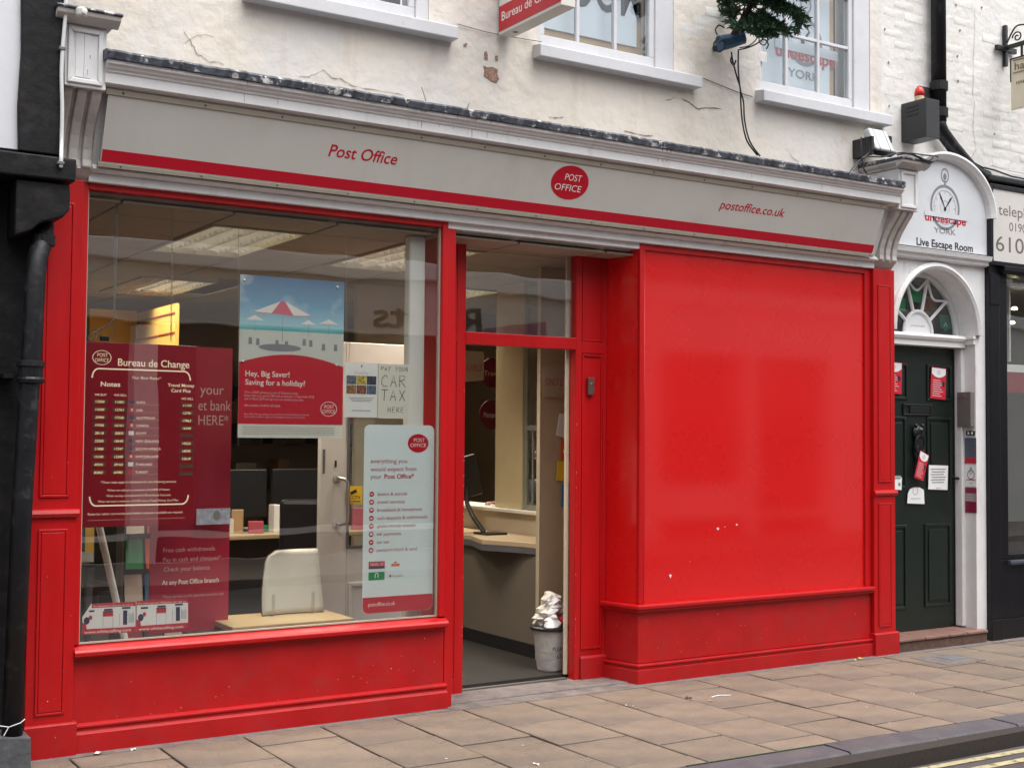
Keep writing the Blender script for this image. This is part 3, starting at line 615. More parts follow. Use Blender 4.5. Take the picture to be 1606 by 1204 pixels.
part('pipe_shoe', MB().prism([(1.09, 0), (1.27, 0), (1.265, .17), (1.11, .185)], -.33, -.14, 'y'), mat('dirty_grey_stone', (.075, .078, .085), .8, .3, 14, .004, 40), dp, .006)
part('wire_tie', MB().tube([(1.13, -.325, .235), (1.17, -.328, .225), (1.22, -.327, .238), (1.24, -.315, .25)], .0025, 6).tube([(1.17, -.328, .225), (1.15, -.33, .19)], .0025, 6), M_conduit, dp)
cd = thing('conduit', 'thin white conduit clipped down the black timber post', 'conduit', (1.35, -.3, 2.8))
part('tube', MB().tube(smooth([(P(u, v, -.30 if v < 230 else -.347)[0], -.30 if v < 230 else -.347, P(u, v, -.30 if v < 230 else -.347)[1]) for u, v in [(103, -260), (103.5, -60), (103, 15), (100.5, 50), (98, 78), (96.5, 120), (97.5, 170), (96.5, 222), (96, 244), (95.5, 263)]]), .009, 10), M_conduit, cd, smooth=True)
for u, v, yy in ((98, 77, -.3), (95.5, 256, -.35)):
    x, z = P(u, v, yy); part('clip', MB().box(x-.016, x+.013, yy-.013, yy+.02, z-.006, z+.008), M_greybox, cd, .002)
# cables over the left corbel
cb = thing('cable_bundle', 'two black cables running from the left corbel down to the lead flashing', 'cables', (1.6, -.05, 3.4))
for d in (0, .022): part('cable', MB().tube([(1.52, -.05, 3.42), (1.545+d, -.06, 3.415-d), (1.60+d, -.06, 3.36-d*.4), (1.70, -.07, 3.325-d*.3), (1.78+d, -.10, 3.318-d*.3)], .010, 8), M_cable, cd if False else cb, smooth=True)
part('junction_nub', MB().lathe((1.745, -.085, 3.325), [(.014, -.012), (.02, 0), (.014, .015)], 10), M_cable, cb)
cm = thing('bracket_fitting', 'small white bracket fitting on top of the left corbel', 'fitting', (1.42, -.33, 3.47))
part('body', MB().lathe((1.41, -.345, 3.448), [(.022, -.02), (.026, -.012), (.026, .012), (.02, .022)], 14), M_corbel, cm, smooth=False); part('eye', MB().lathe((1.418, -.372, 3.448), [(.010, 0), (.012, .004), (.004, .006)], 12, ax=(0, -1, 0)), M_paper, cm)

# ------------------------------------------------------------------ arched entrance with green door
en = thing('arched_entrance', 'white arched door surround with fanlight right of the red shop front', 'doorway', (7.73, .1, 0))
AC, AZ, AR = 7.728, 2.315, .452
arc = [(AC-AR*math.cos(math.pi*k/32), AZ+AR*1.04*math.sin(math.pi*k/32)) for k in range(33)]
part('surround_wall', MB().prism([(7.225, -.02), (AC-AR, -.02)]+arc+[(AC+AR, -.02), (8.295, -.02), (8.295, 2.86), (7.225, 2.86)], .02, .215, 'y'), M_white, en)
part('archivolt', MB().add([v for k in range(33) for v in (lambda c, s: [(AC-(AR+.002)*c, -.008, AZ+(AR+.002)*1.04*s), (AC-(AR+.022)*c, -.022, AZ+(AR+.022)*1.04*s), (AC-(AR+.05)*c, -.004, AZ+(AR+.05)*1.04*s), (AC-(AR+.052)*c, .0195, AZ+(AR+.052)*1.04*s), (AC-(AR+.002)*c, .0195, AZ+(AR+.002)*1.04*s)])(math.cos(math.pi*k/32), math.sin(math.pi*k/32))],
     [(5*k+j, 5*k+(j+1) % 5, 5*k+5+(j+1) % 5, 5*k+5+j) for k in range(32) for j in range(5)]), M_white, en, smooth=False)
part('transom_beam', MB().prism([(.10, 2.222), (.10, 2.262), (.085, 2.270), (.075, 2.290), (.085, 2.305), (.10, 2.314), (.214, 2.314), (.214, 2.222)], AC-AR+.001, AC+AR-.001, 'x'), M_white, en, .002)
part('impost', MB().box(AC+AR-.022, AC+AR+.0, .018, .2, 2.245, 2.285).box(AC+AR-.034, AC+AR+.0, .012, .2, 2.2855, 2.308), M_white, en, .003)
part('column_base', MB().box(AC+AR-.035, AC+AR+.01, .12, .19, .10, 2.22), M_white, en, .008)
step = part('step', MB().box(7.235, 8.225, -.035, .215, -.02, .070), mat('brick_step_riser', (.10, .055, .04), .7, .3, 20, .003, 40), en, .004)
for a, b in ((7.24, 7.52), (7.525, 7.78), (7.785, 7.985), (7.99, 8.222)): part('tile', MB().box(a, b, -.048, .215, .0705, .092), M_tile, step, .006)
# fanlight
fan = part('fanlight', MB().add([v for k in range(33) for v in (lambda c, s: [(AC-AR*.995*c, .165, AZ+AR*1.03*s), (AC-AR*.92*c, .165, AZ+AR*.955*s), (AC-AR*.92*c, .20, AZ+AR*.955*s), (AC-AR*.995*c, .20, AZ+AR*1.03*s)])(math.cos(math.pi*k/32), math.sin(math.pi*k/32))],
     [(4*k+j, 4*k+(j+1) % 4, 4*k+4+(j+1) % 4, 4*k+4+j) for k in range(32) for j in range(4)]), M_white, en)
part('fan_pane', MB().prism([(AC-AR*.97*math.cos(math.pi*k/32), AZ+.001+AR*1.0*math.sin(math.pi*k/32)) for k in range(33)], .188, .192, 'y'), G_pane, fan)
def fp(deg, r): return (AC-.01+AR*r*math.cos(math.radians(deg)), .178, AZ+AR*1.04*r*math.sin(math.radians(deg)))
b = MB()
for dg in (38, 75, 108, 145): b.tube([fp(dg, .34), fp(dg, .92)], .0135, 6)
for dg in (38, 75, 108, 145): pass
part('glazing_bar', b, M_white, fan)
b = MB()
for d0, d1 in ((38, 75), (75, 108), (108, 145)):
    b.tube([fp(d0+(d1-d0)*t, .92-.22*math.sin(math.pi*t)) for t in [k/10 for k in range(11)]], .009, 6)
part('swag_bar', b, M_white, fan)
part('hub_ring', MB().tube([(AC-.01+.155*math.cos(math.pi*k/16), .176, AZ+.17*math.sin(math.pi*k/16)) for k in range(17)], .015, 8), M_white, fan)
part('hub_disc', MB().prism([(AC-.01+.145*math.cos(math.pi*k/16), AZ+.155*math.sin(math.pi*k/16)) for k in range(17)], .178, .186, 'y'), M_paper, fan)
part('hub_lettering', MB().text('unoescape', (AC-.01, .1775, AZ+.055), .016, .16, al='c'), M_greyink, fan)
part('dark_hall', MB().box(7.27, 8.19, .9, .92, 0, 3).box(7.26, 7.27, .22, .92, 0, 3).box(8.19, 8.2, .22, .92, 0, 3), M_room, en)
def sticker(uv, Y, m, nm, label, cat, txt=None, tm=None):
    p = [P(u, v, Y) for u, v in uv]; cx = sum(q[0] for q in p)/len(p); cz = sum(q[1] for q in p)/len(p)
    t = thing(nm, label, cat, (cx, Y, cz)); part('sheet', MB().prism(p, Y, Y+.0015, 'y'), m, t); return t, cx, cz
sticker([(1426, 448), (1446, 452), (1444, 475), (1424, 471)], .21, M_greenp, 'sticker', 'large green sticker in the upper left of the fanlight', 'sticker')
sticker([(1412, 465), (1421, 468), (1420, 488), (1409, 486)], .21, M_greenp, 'sticker', 'green sticker at the left edge of the fanlight', 'sticker')
t, cx, cz = sticker([(1474, 493), (1491, 495), (1492, 515), (1485, 517), (1482, 521), (1480, 516), (1475, 514)], .21, mat('green_badge', (.01, .12, .06), .5, .05), 'sticker', 'dark green shield sticker in the lower right of the fanlight', 'sticker')
part('motif', MB().ribbon([(cx-.02, .2085, cz-.01), (cx, .2085, cz+.02), (cx+.02, .2085, cz-.01)], .006), M_whiteink, t)
sticker([(1451, 464), (1470, 467), (1469, 489), (1449, 486)], .22, mat('brown_card', (.20, .10, .06), .6, .2, 30), 'card', 'brown printed card in the middle of the fanlight', 'card')
# door leaf
dr = part('door', MB().box(AC-AR+.002, AC+AR-.036, .196, .24, .094, 2.221), M_green, en, .002)
for a, b, c, d, lb_ in ((7.835, 8.115, 1.815, 2.09, None), (7.44, 7.62, 1.815, 2.09, None), (7.83, 8.11, 1.155, 1.69, None), (7.42, 7.60, 1.155, 1.69, None), (7.80, 8.10, .26, .885, None), (7.40, 7.60, .26, .885, None)):
    part('door_panel', MB().frame(a, b, c, d, .022, .185, .1955).box(a+.045, b-.045, .188, .1955, c+.045, d-.045), M_green, dr, .005)
part('letterbox', MB().frame(*(P(1416, 652, .19)[0], P(1460, 652, .19)[0]), 1.70, 1.785, .012, .182, .1955).box(7.64, 7.86, .186, .1955, 1.715, 1.77), M_darkmetal, dr, .003)
kx, kz = P(1438, 690, .19)
part('lion_knocker', MB().lathe((kx, .19, kz+.06), [(.05, 0), (.055, .015), (.04, .035), (.015, .045)], 14, ax=(0, -1, 0)).lathe((kx, .16, kz+.075), [(.018, 0), (.022, .012), (.008, .03)], 10, ax=(0, -1, 0)).lathe((kx-.035, .18, kz+.11), [(.012, 0), (.013, .02), (.003, .026)], 8, ax=(0, -1, 0)).lathe((kx+.035, .18, kz+.11), [(.012, 0), (.013, .02), (.003, .026)], 8, ax=(0, -1, 0))
     .tube([(kx+.05*math.cos(a), .160, kz-.03+.07*math.sin(a)) for a in [math.radians(t) for t in range(0, 361, 20)]], .010, 8), M_darkmetal, dr, smooth=False)
part('house_number', MB().text('2A', (7.700, .1945, 1.855), .10, .11, bold=.02), M_darkmetal, dr)
part('hanging_garland', MB().tube([(kx-.02+.012*math.sin(k*1.3), .178, kz+.02-.03*k) for k in range(9)], .022, 7, .012), M_blackplastic, dr)
hx = AC+AR-.06
part('door_handle', MB().lathe((hx, .195, 1.225), [(.024, 0), (.024, .006), (.009, .008), (.009, .04)], 12, ax=(0, -1, 0)).tube([(hx, .155, 1.225), (hx+.055, .150, 1.222)], .010, 8), M_darkmetal, dr, smooth=False)
# notices on the door
def leaflet(uv, label, Y=.178):
    p = [P(u, v, Y) for u, v in uv]; t = thing('leaflet', label, 'leaflet', (p[0][0], Y, p[0][1]), 'red and white leaflets on the green door')
    A, B, C, D = [Vector((q[0], 0, q[1])) for q in p]
    def at(a, c, y): q = A*(1-a)*(1-c)+B*a*(1-c)+C*a*c+D*(1-a)*c; return (q.x, y, q.z)
    part('sheet', MB().add([at(0, 0, Y), at(1, 0, Y), at(1, 1, Y), at(0, 1, Y), at(0, 0, Y+.002), at(1, 0, Y+.002), at(1, 1, Y+.002), at(0, 1, Y+.002)], [(0, 1, 2, 3), (7, 6, 5, 4), (0, 4, 5, 1), (1, 5, 6, 2), (2, 6, 7, 3), (3, 7, 4, 0)]), M_redink, t)
    part('white_top', MB().add([at(0.04, 0.02, Y-.0006), at(.96, .02, Y-.0006), at(.96, .2, Y-.0006), at(.75, .29, Y-.0006), at(.5, .32, Y-.0006), at(.25, .29, Y-.0006), at(.04, .2, Y-.0006)], [tuple(range(7))]), M_paper, t)
    part('logo', MB().disc(at(.5, .16, Y-.001), .014, .014, r_in=.7), M_greyink, t)
    b = MB()
    for k in range(8): b.add([at(.12, .40+k*.07, Y-.001), at(.62+.1*((k*7) % 3), .40+k*.07, Y-.001), at(.62+.1*((k*7) % 3), .425+k*.07, Y-.001), at(.12, .425+k*.07, Y-.001)], [(0, 1, 2, 3)])
    part('text_lines', b, M_paleink, t); part('black_motif', MB().add([at(.72, .42, Y-.0012), at(.92, .45, Y-.0012), at(.9, .6, Y-.0012), at(.75, .58, Y-.0012)], [(0, 1, 2, 3)]), M_ink, t)
leaflet([(1461, 575), (1484, 578), (1483, 627), (1459, 624)], 'red leaflet with white top on the upper right panel of the green door')
leaflet([(1390, 566), (1415, 569), (1414, 618), (1388, 616)], 'red leaflet half hidden by the red pilaster on the upper left panel')
leaflet([(1443.5, 706), (1457, 714), (1448, 754), (1434, 748)], 'tilted red leaflet tucked below the black door knocker', .15)
t, cx, cz = sticker([(1457, 729), (1487, 730), (1486, 768), (1456, 767)], .182, M_paper, 'notice', 'white typed notice on the right middle panel of the green door', 'notice')
b = MB()
for k in range(6): b.box(cx-.085+.01*(k % 2), cx+.085-.012*(k % 3), .1805, .1815, cz+.06-.02*k, cz+.067-.02*k)
part('text_lines', b.text('Thank you', (cx, .181, cz-.085), .012, .06, al='c'), M_greyink, t)
t, cx, cz = sticker([(1424, 774), (1427, 767), (1433, 764), (1442, 764), (1449, 768), (1450, 790), (1423, 789)], .182, M_paper, 'notice', 'small white shield shaped notice low on the green door', 'notice')
part('print', MB().disc((cx, .1815, cz+.02), .03, .03, r_in=.85).text('COME ON IN', (cx, .1815, cz-.045), .014, .11, al='c'), M_greyink, t)
t, cx, cz = sticker([(1395, 745), (1412, 746), (1414.5, 749), (1414, 768), (1395, 767)], .182, M_paper, 'notice', 'white card with dark bars beside the right red pilaster', 'notice')
part('print', MB().box(cx-.04, cx+.045, .1805, .1815, cz+.02, cz+.033).box(cx-.04, cx+.045, .1805, .1815, cz+.038, cz+.045).disc((cx+.03, .1812, cz-.02), .014, .014), M_shade, t)
# intercom and plates on the right reveal (faces the left)
RX = AC+AR
def on_reveal(name, label, cat, y0, y1, z0, z1, d, m, x=RX):
    t = thing(name, label, cat, (x-d/2, (y0+y1)/2, z0)); part('body', MB().box(x-d-.001, x-.001, y0, y1, z0, z1), m, t, .003 if d > .01 else 0); return t
t = on_reveal('intercom', 'grey steel letter box on the white door reveal', 'letter box', .03, .155, 1.62, 1.885, .045, mat('grey_hammered_steel', (.20, .18, .175), .5, .08, 30, metal=.4))
part('lock', MB().lathe((RX-.0465, .095, 1.855), [(.007, 0), (.007, .004), (.002, .005)], 10, ax=(-1, 0, 0)), M_steel, t); part('lid_seam', MB().box(RX-.0475, RX-.046, .035, .150, 1.835, 1.838), M_greyplastic, t)
t = on_reveal('bell_push', 'small black double bell push under the steel letter box', 'bell', .025, .10, 1.555, 1.588, .014, M_blackplastic)
part('button', MB().box(RX-.018, RX-.015, .068, .082, 1.562, 1.58), M_paper, t); part('button', MB().box(RX-.018, RX-.015, .036, .050, 1.562, 1.58), M_paper, t)
t = on_reveal('name_plate', 'grey and red company plate, topmost of three on the reveal', 'plate', .015, .12, 1.34, 1.535, .004, mat('slate_plate', (.09, .11, .15), .4, .05))
part('red_band', MB().box(RX-.0065, RX-.0052, .017, .118, 1.342, 1.385), M_redink, t); part('lettering', MB().text('Talk', (RX-.0062, .06, 1.445), .02, .04, R=(0, -1, 0)), M_redsoft, t)
t = on_reveal('name_plate', 'white plate with stopwatch logo between two darker plates', 'plate', .012, .115, 1.165, 1.332, .004, M_paper)
part('stopwatch', MB().disc((RX-.0062, .063, 1.255), .033, .036, R=(0, -1, 0), r_in=.85, n=20).disc((RX-.0062, .063, 1.302), .009, .011, R=(0, -1, 0), r_in=.6, n=12).ribbon([(RX-.0062, .078, 1.28), (RX-.0062, .063, 1.255), (RX-.0062, .048, 1.28)], .004, R=(0, -1, 0)), M_ink, t)
part('red_lettering', MB().text('unoescape', (RX-.0065, .106, 1.212), .012, .085, R=(0, -1, 0), bold=.03), M_redink, t); part('lettering', MB().text('YORK', (RX-.0065, .063, 1.185), .011, .035, R=(0, -1, 0), al='c'), M_greyink, t)
t = on_reveal('name_plate', 'maroon and grey company plate, lowest of three on the reveal', 'plate', .015, .118, .965, 1.157, .004, mat('maroon_plate', (.22, .01, .05), .4, .05))
part('grey_band', MB().box(RX-.0065, RX-.0052, .017, .116, 1.05, 1.115), M_greyink, t)
b = MB()
for k in range(3): b.box(RX-.0075, RX-.0067, .04, .11, 1.06+k*.018, 1.067+k*.018)
part('text_lines', b, M_paleink, t)

# arched pediment sign
ar = thing('arched_sign', 'white arched sign with stopwatch reading Live Escape Room over the doorway', 'sign', (7.78, .0, 2.84))
SC, SR, SZ = 7.790, .515, 3.115
sarc = [(SC+SR*math.cos(math.pi*k/36), SZ+.10+(.515-.10)*math.sin(math.pi*k/36)) for k in range(37)]
part('board', MB().prism([(7.262, 2.9185), (8.305, 2.9185)]+sarc, -.012, .079, 'y'), mat('white_sign_board', (.60, .615, .64), .45, .04, 5, stain_or_sheen=[((.42, .38, .34), 6, .6, .8, .4)]), ar)
rim = []
for k in range(37):
    c, s = math.cos(math.pi*k/36), math.sin(math.pi*k/36)
    for (r, y) in ((-.028, -.0125), (-.02, -.05), (.012, -.075), (.03, -.07), (.034, .0785), (-.028, .0785)):
        rim.append((SC+(SR+r)*c, y, SZ+.10+(.415+r)*s))
part('arched_rim', MB().add(rim, [(6*k+j, 6*k+(j+1) % 6, 6*k+6+(j+1) % 6, 6*k+6+j) for k in range(36) for j in range(6)]+[(0, 1, 2, 3, 4, 5), tuple(range(216, 222))]), M_white, ar, smooth=False)
part('black_line', MB().box(7.264, 8.304, -.0135, -.0122, 2.9195, 2.935), M_ink, ar)
part('lower_cornice', MB().prism([(.0, 2.845), (-.025, 2.852), (-.03, 2.875), (-.05, 2.885), (-.055, 2.903), (-.06, 2.918), (.0195, 2.918), (.0195, 2.845)], 7.225, 8.292, 'x'), M_white, ar, .002)
YF = -.0135
def AP(u, v): x, z = P(u, v, YF); return (x, YF, z)
part('lettering', MB().text('Live Escape Room', AP(1437.5, 384), .058, .635, bold=.02), M_ink, ar)
part('grey_lettering', MB().text('YORK', AP(1465, 364.5), .043, .245, bold=.005), M_filmgrey, ar)
part('stopwatch_ring', MB().disc((7.80, YF, 3.255), .165, .170, r_in=.88, n=48), M_filmgrey, ar)
part('stopwatch_dial', MB().disc((7.80, YF-.0003, 3.255), .125, .13, r_in=.96, n=48).disc((7.80, YF-.0003, 3.255), .05, .052, r_in=.93, n=32), M_filmlight, ar)
b = MB()
for k in range(12):
    a = math.radians(30*k); c, s = math.cos(a), math.sin(a); b.ribbon([(7.80+.10*c, YF-.0004, 3.255+.105*s), (7.80+.118*c, YF-.0004, 3.255+.122*s)], .006)
part('dial_marks', b, M_filmlight, ar)
part('stopwatch_crown', MB().disc((7.80, YF, 3.495), .045, .055, r_in=.78, n=32).disc((7.80, YF, 3.485), .018, .026, n=20).box(7.792, 7.808, YF-.0004, YF, 3.42, 3.455), M_filmgrey, ar)
part('clock_hands', MB().ribbon([(7.80, YF-.001, 3.245), (7.755, YF-.001, 3.325), (7.735, YF-.001, 3.36)], lambda i: (.004, .016, .002)[i]).ribbon([(7.80, YF-.001, 3.245), (7.86, YF-.001, 3.32), (7.885, YF-.001, 3.345)], lambda i: (.004, .018, .002)[i]).disc((7.80, YF-.001, 3.243), .014, .016, n=16), M_ink, ar)
_q = AP(1451, 345)
pass
part('red_lettering', MB().text('unoescape', AP(1451, 345), .062, .46, bold=.025), M_redink, ar)
part('faded_strip', MB().box(_q[0]-.01, _q[0]+.48, YF-.0034, YF-.0030, _q[2]+.036, _q[2]+.072), MATS['white_sign_board'], ar)
part('hook_plate', MB().tube([(7.375, -.02, 3.49), (7.36, -.03, 3.47), (7.36, -.03, 3.42), (7.375, -.02, 3.40), (7.388, -.03, 3.42), (7.388, -.03, 3.47), (7.375, -.02, 3.49)], .004, 6), M_white, ar)

# ------------------------------------------------------------------ right black neighbour
nb = thing('black_shop_front', 'black painted shop front at the right edge of the picture', 'shop front', (9.5, 0, 0))
part('corner_post', MB().box(8.298, 8.42, -.02, .08, .155, 2.89), M_blackgloss, nb, .004)
part('post_base', MB().box(8.294, 8.43, -.03, .08, -.02, .155), M_blackgloss, nb, .004)
part('post_capital', MB().box(8.302, 8.416, -.028, -.0205, 2.56, 2.80), M_blackgloss, nb, .003)
part('lintel', MB().prism([(-.05, 2.80), (-.07, 2.825), (-.07, 2.86), (.08, 2.88), (.08, 2.80)], 8.42, 13, 'x'), M_blackgloss, nb, .003)
part('stall_riser', MB().box(8.4205, 13, .0, .08, .15, .60), M_blackgloss, nb, .003); part('plinth', MB().box(8.4305, 13, -.02, .08, -.02, .15), M_blackgloss, nb, .003)
part('sill', MB().prism([(-.03, .56), (-.035, .575), (-.03, .595), (.08, .60), (.08, .56)], 8.52, 13, 'x'), mat('blue_black_sill', (.05, .055, .075), .3, .1), nb, .003)
part('window_frame', MB().box(8.4205, 8.535, .0, .08, .605, 2.80).box(8.535, 13, .0, .08, .605, .64), M_blackgloss, nb, .003)
part('window_pane', MB().box(8.535, 13, .04, .046, .64, 2.80), G_shop, nb)
part('glazing_bar', MB().box(8.70, 8.715, .10, .12, 2.14, 2.75).box(8.54, 9.8, .10, .13, 2.74, 2.76), M_white, nb)
part('interior_shelf', MB().box(8.54, 12, .12, .5, 2.06, 2.12), M_paper, nb); part('interior_shelf', MB().box(8.54, 12, .12, .5, 1.90, 2.055), M_maroon, nb, label='dark red band below the white shelf')
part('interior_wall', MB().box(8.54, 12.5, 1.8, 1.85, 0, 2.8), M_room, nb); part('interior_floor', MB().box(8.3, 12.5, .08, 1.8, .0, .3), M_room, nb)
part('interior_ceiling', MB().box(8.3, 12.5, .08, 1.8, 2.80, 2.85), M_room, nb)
for u, v in ((1591, 484), (1587, 506)):
    x, z = P(u, v, .6); t = solo('spot_lamp', MB().lathe((x, .6, z), [(.004, -.012), (.022, -.008), (.026, 0), (.018, .012), (.004, .016)], 12), emit('lit_spot_lamp', (1, .82, .5), 9), ('upper' if v == 484 else 'lower')+' lit spot lamp inside the black shop window', 'lamp', (x, .6, z), 'lit lamps in the black shop window')
bs = thing('phone_sign', 'pale board in black frame reading telephone 0190 6100', 'sign', (9.5, -.05, 2.9))
part('board', MB().box(8.322, 12.5, -.035, -.01, 2.895, 3.455), M_signpale, bs)
part('frame', MB().box(8.283, 8.322, -.045, .078, 2.86, 3.49).box(8.322, 12.5, -.045, .078, 2.86, 2.895).box(8.322, 12.5, -.045, .078, 3.455, 3.49), M_blackgloss, bs, .004)
def BP(u, v): x, z = P(u, v, -.0355); return (x, -.0355, z)
part('lettering', MB().text('telephone', BP(1566, 336.5), .088, .60), mat('brown_grey_print', (.13, .11, .10), .5, 0), bs)
part('lettering', MB().text('0190', BP(1583, 362), .07, .21), MATS['brown_grey_print'], bs)
part('lettering', MB().text('6100', BP(1562, 393), .125, .46), mat('brown_grey_print', (.13, .11, .10), .5, 0), bs)
gt = thing('gutter_pipe', 'black downpipe bending into the pipe along the sign top', 'downpipe', (7.8, 0, 3.5))
part('vertical_pipe', MB().tube([(7.765, .01, 6.8), (7.765, .01, 3.90)], .055, 16), M_iron, gt, smooth=True)
for z in (4.13, 3.93, 4.95): part('collar', MB().lathe((7.765, .01, z), [(.056, 0), (.067, .004), (.067, .07), (.056, .075)], 16), M_iron, gt)
part('bend', MB().tube([(7.765, .01, 3.93), (7.77, .008, 3.87), (7.80, .005, 3.82), (7.92, .0, 3.72), (8.10, -.0, 3.60), (8.22, .0, 3.555), (8.30, .0, 3.545)], .05, 16), M_iron, gt, smooth=True)
part('horizontal_pipe', MB().box(8.26, 13, -.05, .08, 3.505, 3.56), M_iron, gt, .015)
part('cable', MB().tube([(7.95, -.03, 3.665), (8.2, -.04, 3.60), (8.35, -.03, 3.60), (8.6, .0, 3.585), (8.9, .03, 3.59), (9.5, .04, 3.61)], .007, 6), M_cable, gt)
# alarm box with beacon
al = thing('alarm_box', 'charcoal steel alarm box with red beacon beside the black downpipe', 'alarm', (7.5, -.03, 3.75))
part('box', MB().box(7.43, 7.575, -.15, .08, 3.715, 4.00), M_alarm, al, .003)
for k in range(3): part('vent', MB().box(7.4255, 7.4298, -.075, .03, 3.955-k*.030, 3.965-k*.030), M_blackplastic, al)
part('beacon_base', MB().lathe((7.50, -.03, 4.0), [(.035, 0), (.035, .04), (.032, .045)], 16), M_beaconbase, al)
part('beacon_lens', MB().lathe((7.50, -.03, 4.046), [(.036, 0), (.037, .03), (.030, .055), (.016, .068), (.003, .072)], 18), M_beacon, al, smooth=True)
part('mounting_plate', MB().box(7.60, 7.73, .05, .08, 3.98, 4.16), M_alarm, al, .003)
# floodlight
fl = thing('floodlight', 'white floodlight housing tilted down over the right corbel', 'floodlight', (7.02, -.15, 3.58))
FA, FB = 6.945, 7.135
def flb(a, b, t0, t1, m_=None):       # slab tipped forward: t along its height, a-b across
    T_ = lambda x, t, d: (x, -.04-.085*t+.06*d, 3.738-.180*t-.02*d)
    return MB().add([T_(x, t, d) for d in (0, 1) for t in (t0, t1) for x in (a, b)], [(0, 1, 3, 2), (4, 6, 7, 5), (0, 4, 5, 1), (2, 3, 7, 6), (0, 2, 6, 4), (1, 5, 7, 3)])
part('housing', flb(FA, FB, 0, .92), M_lampw, fl, .012)
for q_ in (.22, .78): part('rib', flb(FA+(FB-FA)*q_-.004, FA+(FB-FA)*q_+.004, -.02, .93), M_greyplastic, fl)
part('lens_frame', flb(FA-.01, FB+.01, .925, 1.0), M_blackplastic, fl, .003)
part('bracket', MB().box(6.915, 6.937, -.10, .08, 3.53, 3.66).box(6.9371, 7.0, .04, .08, 3.53, 3.66), M_blackplastic, fl); part('arm', MB().box(7.19, 7.24, .0, .08, 3.67, 3.72), M_blackplastic, fl, .004)
cg = thing('corbel_cables', 'tangle of black cables draped over the right corbel cap', 'cables', (7.1, -.3, 3.5))
for pts in ([(1330, 272), (1345, 255), (1360, 246), (1385, 246), (1405, 241), (1420, 240), (1440, 246), (1456, 258)], [(1337, 268), (1352, 250), (1364, 238), (1357, 215)], [(1352, 215), (1351, 235), (1354, 262), (1360, 272)], [(1408, 243), (1425, 241), (1450, 244), (1470, 246), (1462, 254), (1445, 250)], [(1415, 240), (1435, 243), (1455, 252), (1462, 247)]):
    part('cable', MB().tube(smooth([(P(u, v, -.34)[0], -.34+.01*math.sin(u), P(u, v, -.34)[1]) for u, v in pts]), .005, 6), M_cable, cg)
# iron bracket with hanging sign
ib = thing('hanging_sign', 'cream hanging sign on a scrolled black iron bracket at the top right', 'sign', (8.62, -.2, 4.1))
part('wall_plate', MB().box(8.605, 8.635, .045, .075, 4.47, 4.80).box(8.50, 8.74, .04, .07, 4.585, 4.625), M_darkmetal, ib, .003)
part('arm', MB().box(8.608, 8.632, -.9, .06, 4.60, 4.635), M_darkmetal, ib, .003)
part('scroll', MB().tube([(8.62, .04-.10*k/10, 4.66+.11*math.sin(k/10*1.57)) for k in range(11)]+[(8.62, -.06-.5*k/8, 4.77-.01*k) for k in range(1, 9)], .007, 6).tube([(8.62, -.05+.045*(1-k/26)*math.cos(k*.42), 4.68+.045*(1-k/26)*math.sin(k*.42)) for k in range(22)], .006, 6), M_darkmetal, ib)
part('sign_board', MB().box(8.61, 8.63, -.62, .005, 4.11, 4.515), M_signcream, ib, .004)
part('sign_edge', MB().box(8.605, 8.61, -.62, .008, 4.508, 4.518).box(8.605, 8.61, .0, .008, 4.33, 4.508), M_darkmetal, ib)
part('hanger', MB().box(8.617, 8.623, -.10, -.08, 4.515, 4.60), M_darkmetal, ib)
part('lettering', MB().text('har', (8.6045, -.035, 4.415), .065, .13, R=(0, -1, 0)), M_brownp, ib)
part('lettering', MB().text('mens', (8.6045, -.05, 4.30), .036, .15, R=(0, -1, 0)), M_brownp, ib)
part('ruled_line', MB().box(8.604, 8.6095, -.6, -.02, 4.492, 4.496), M_brownp, ib); part('ruled_line', MB().box(8.604, 8.6095, -.6, -.02, 4.395, 4.399), M_brownp, ib)
w2_ = solo('wall_wire', MB().tube([(P(u, v, .07)[0], .07, P(u, v, .07)[1]) for u, v in [(1103, 123), (1130, 134), (1160, 146), (1180, 152)]], .003, 6), M_cable, 'thin dark wire pinned to the wall between the upstairs sills', 'wire', (5.6, .07, 3.8))
solo('wall_wire', MB().tube([(P(u, v, .07)[0], .07, P(u, v, .07)[1]) for u, v in [(718, 38), (760, 50), (800, 58), (850, 66)]], .002, 6), M_cable, 'thin wire across the cream wall below the projecting sign', 'wire', (4, .07, 3.8))
solo('wall_wire', MB().tube([(P(u, v, .05)[0], .05, P(u, v, .05)[1]) for u, v in [(1545, 262), (1555, 259), (1575, 266), (1606, 272), (1640, 278)]], .004, 6), M_conduit, 'pale wire on the brick wall above the phone sign', 'wire', (8.6, .05, 3.6))
for u, v, u2, v2 in ((661, 137, 668, 158), (736, 162, 733, 170)):
    x, z = P(u, v, -.2); x2, z2 = P(u2, v2, -.25); solo('nail', MB().tube([(x, -.2, z), (x2, -.25, z2)], .0025, 5), M_screw, 'bent nail standing on the lead flashing, '+('longer and straighter' if u == 661 else 'shorter and curled'), 'nail', (x2, -.25, z2))

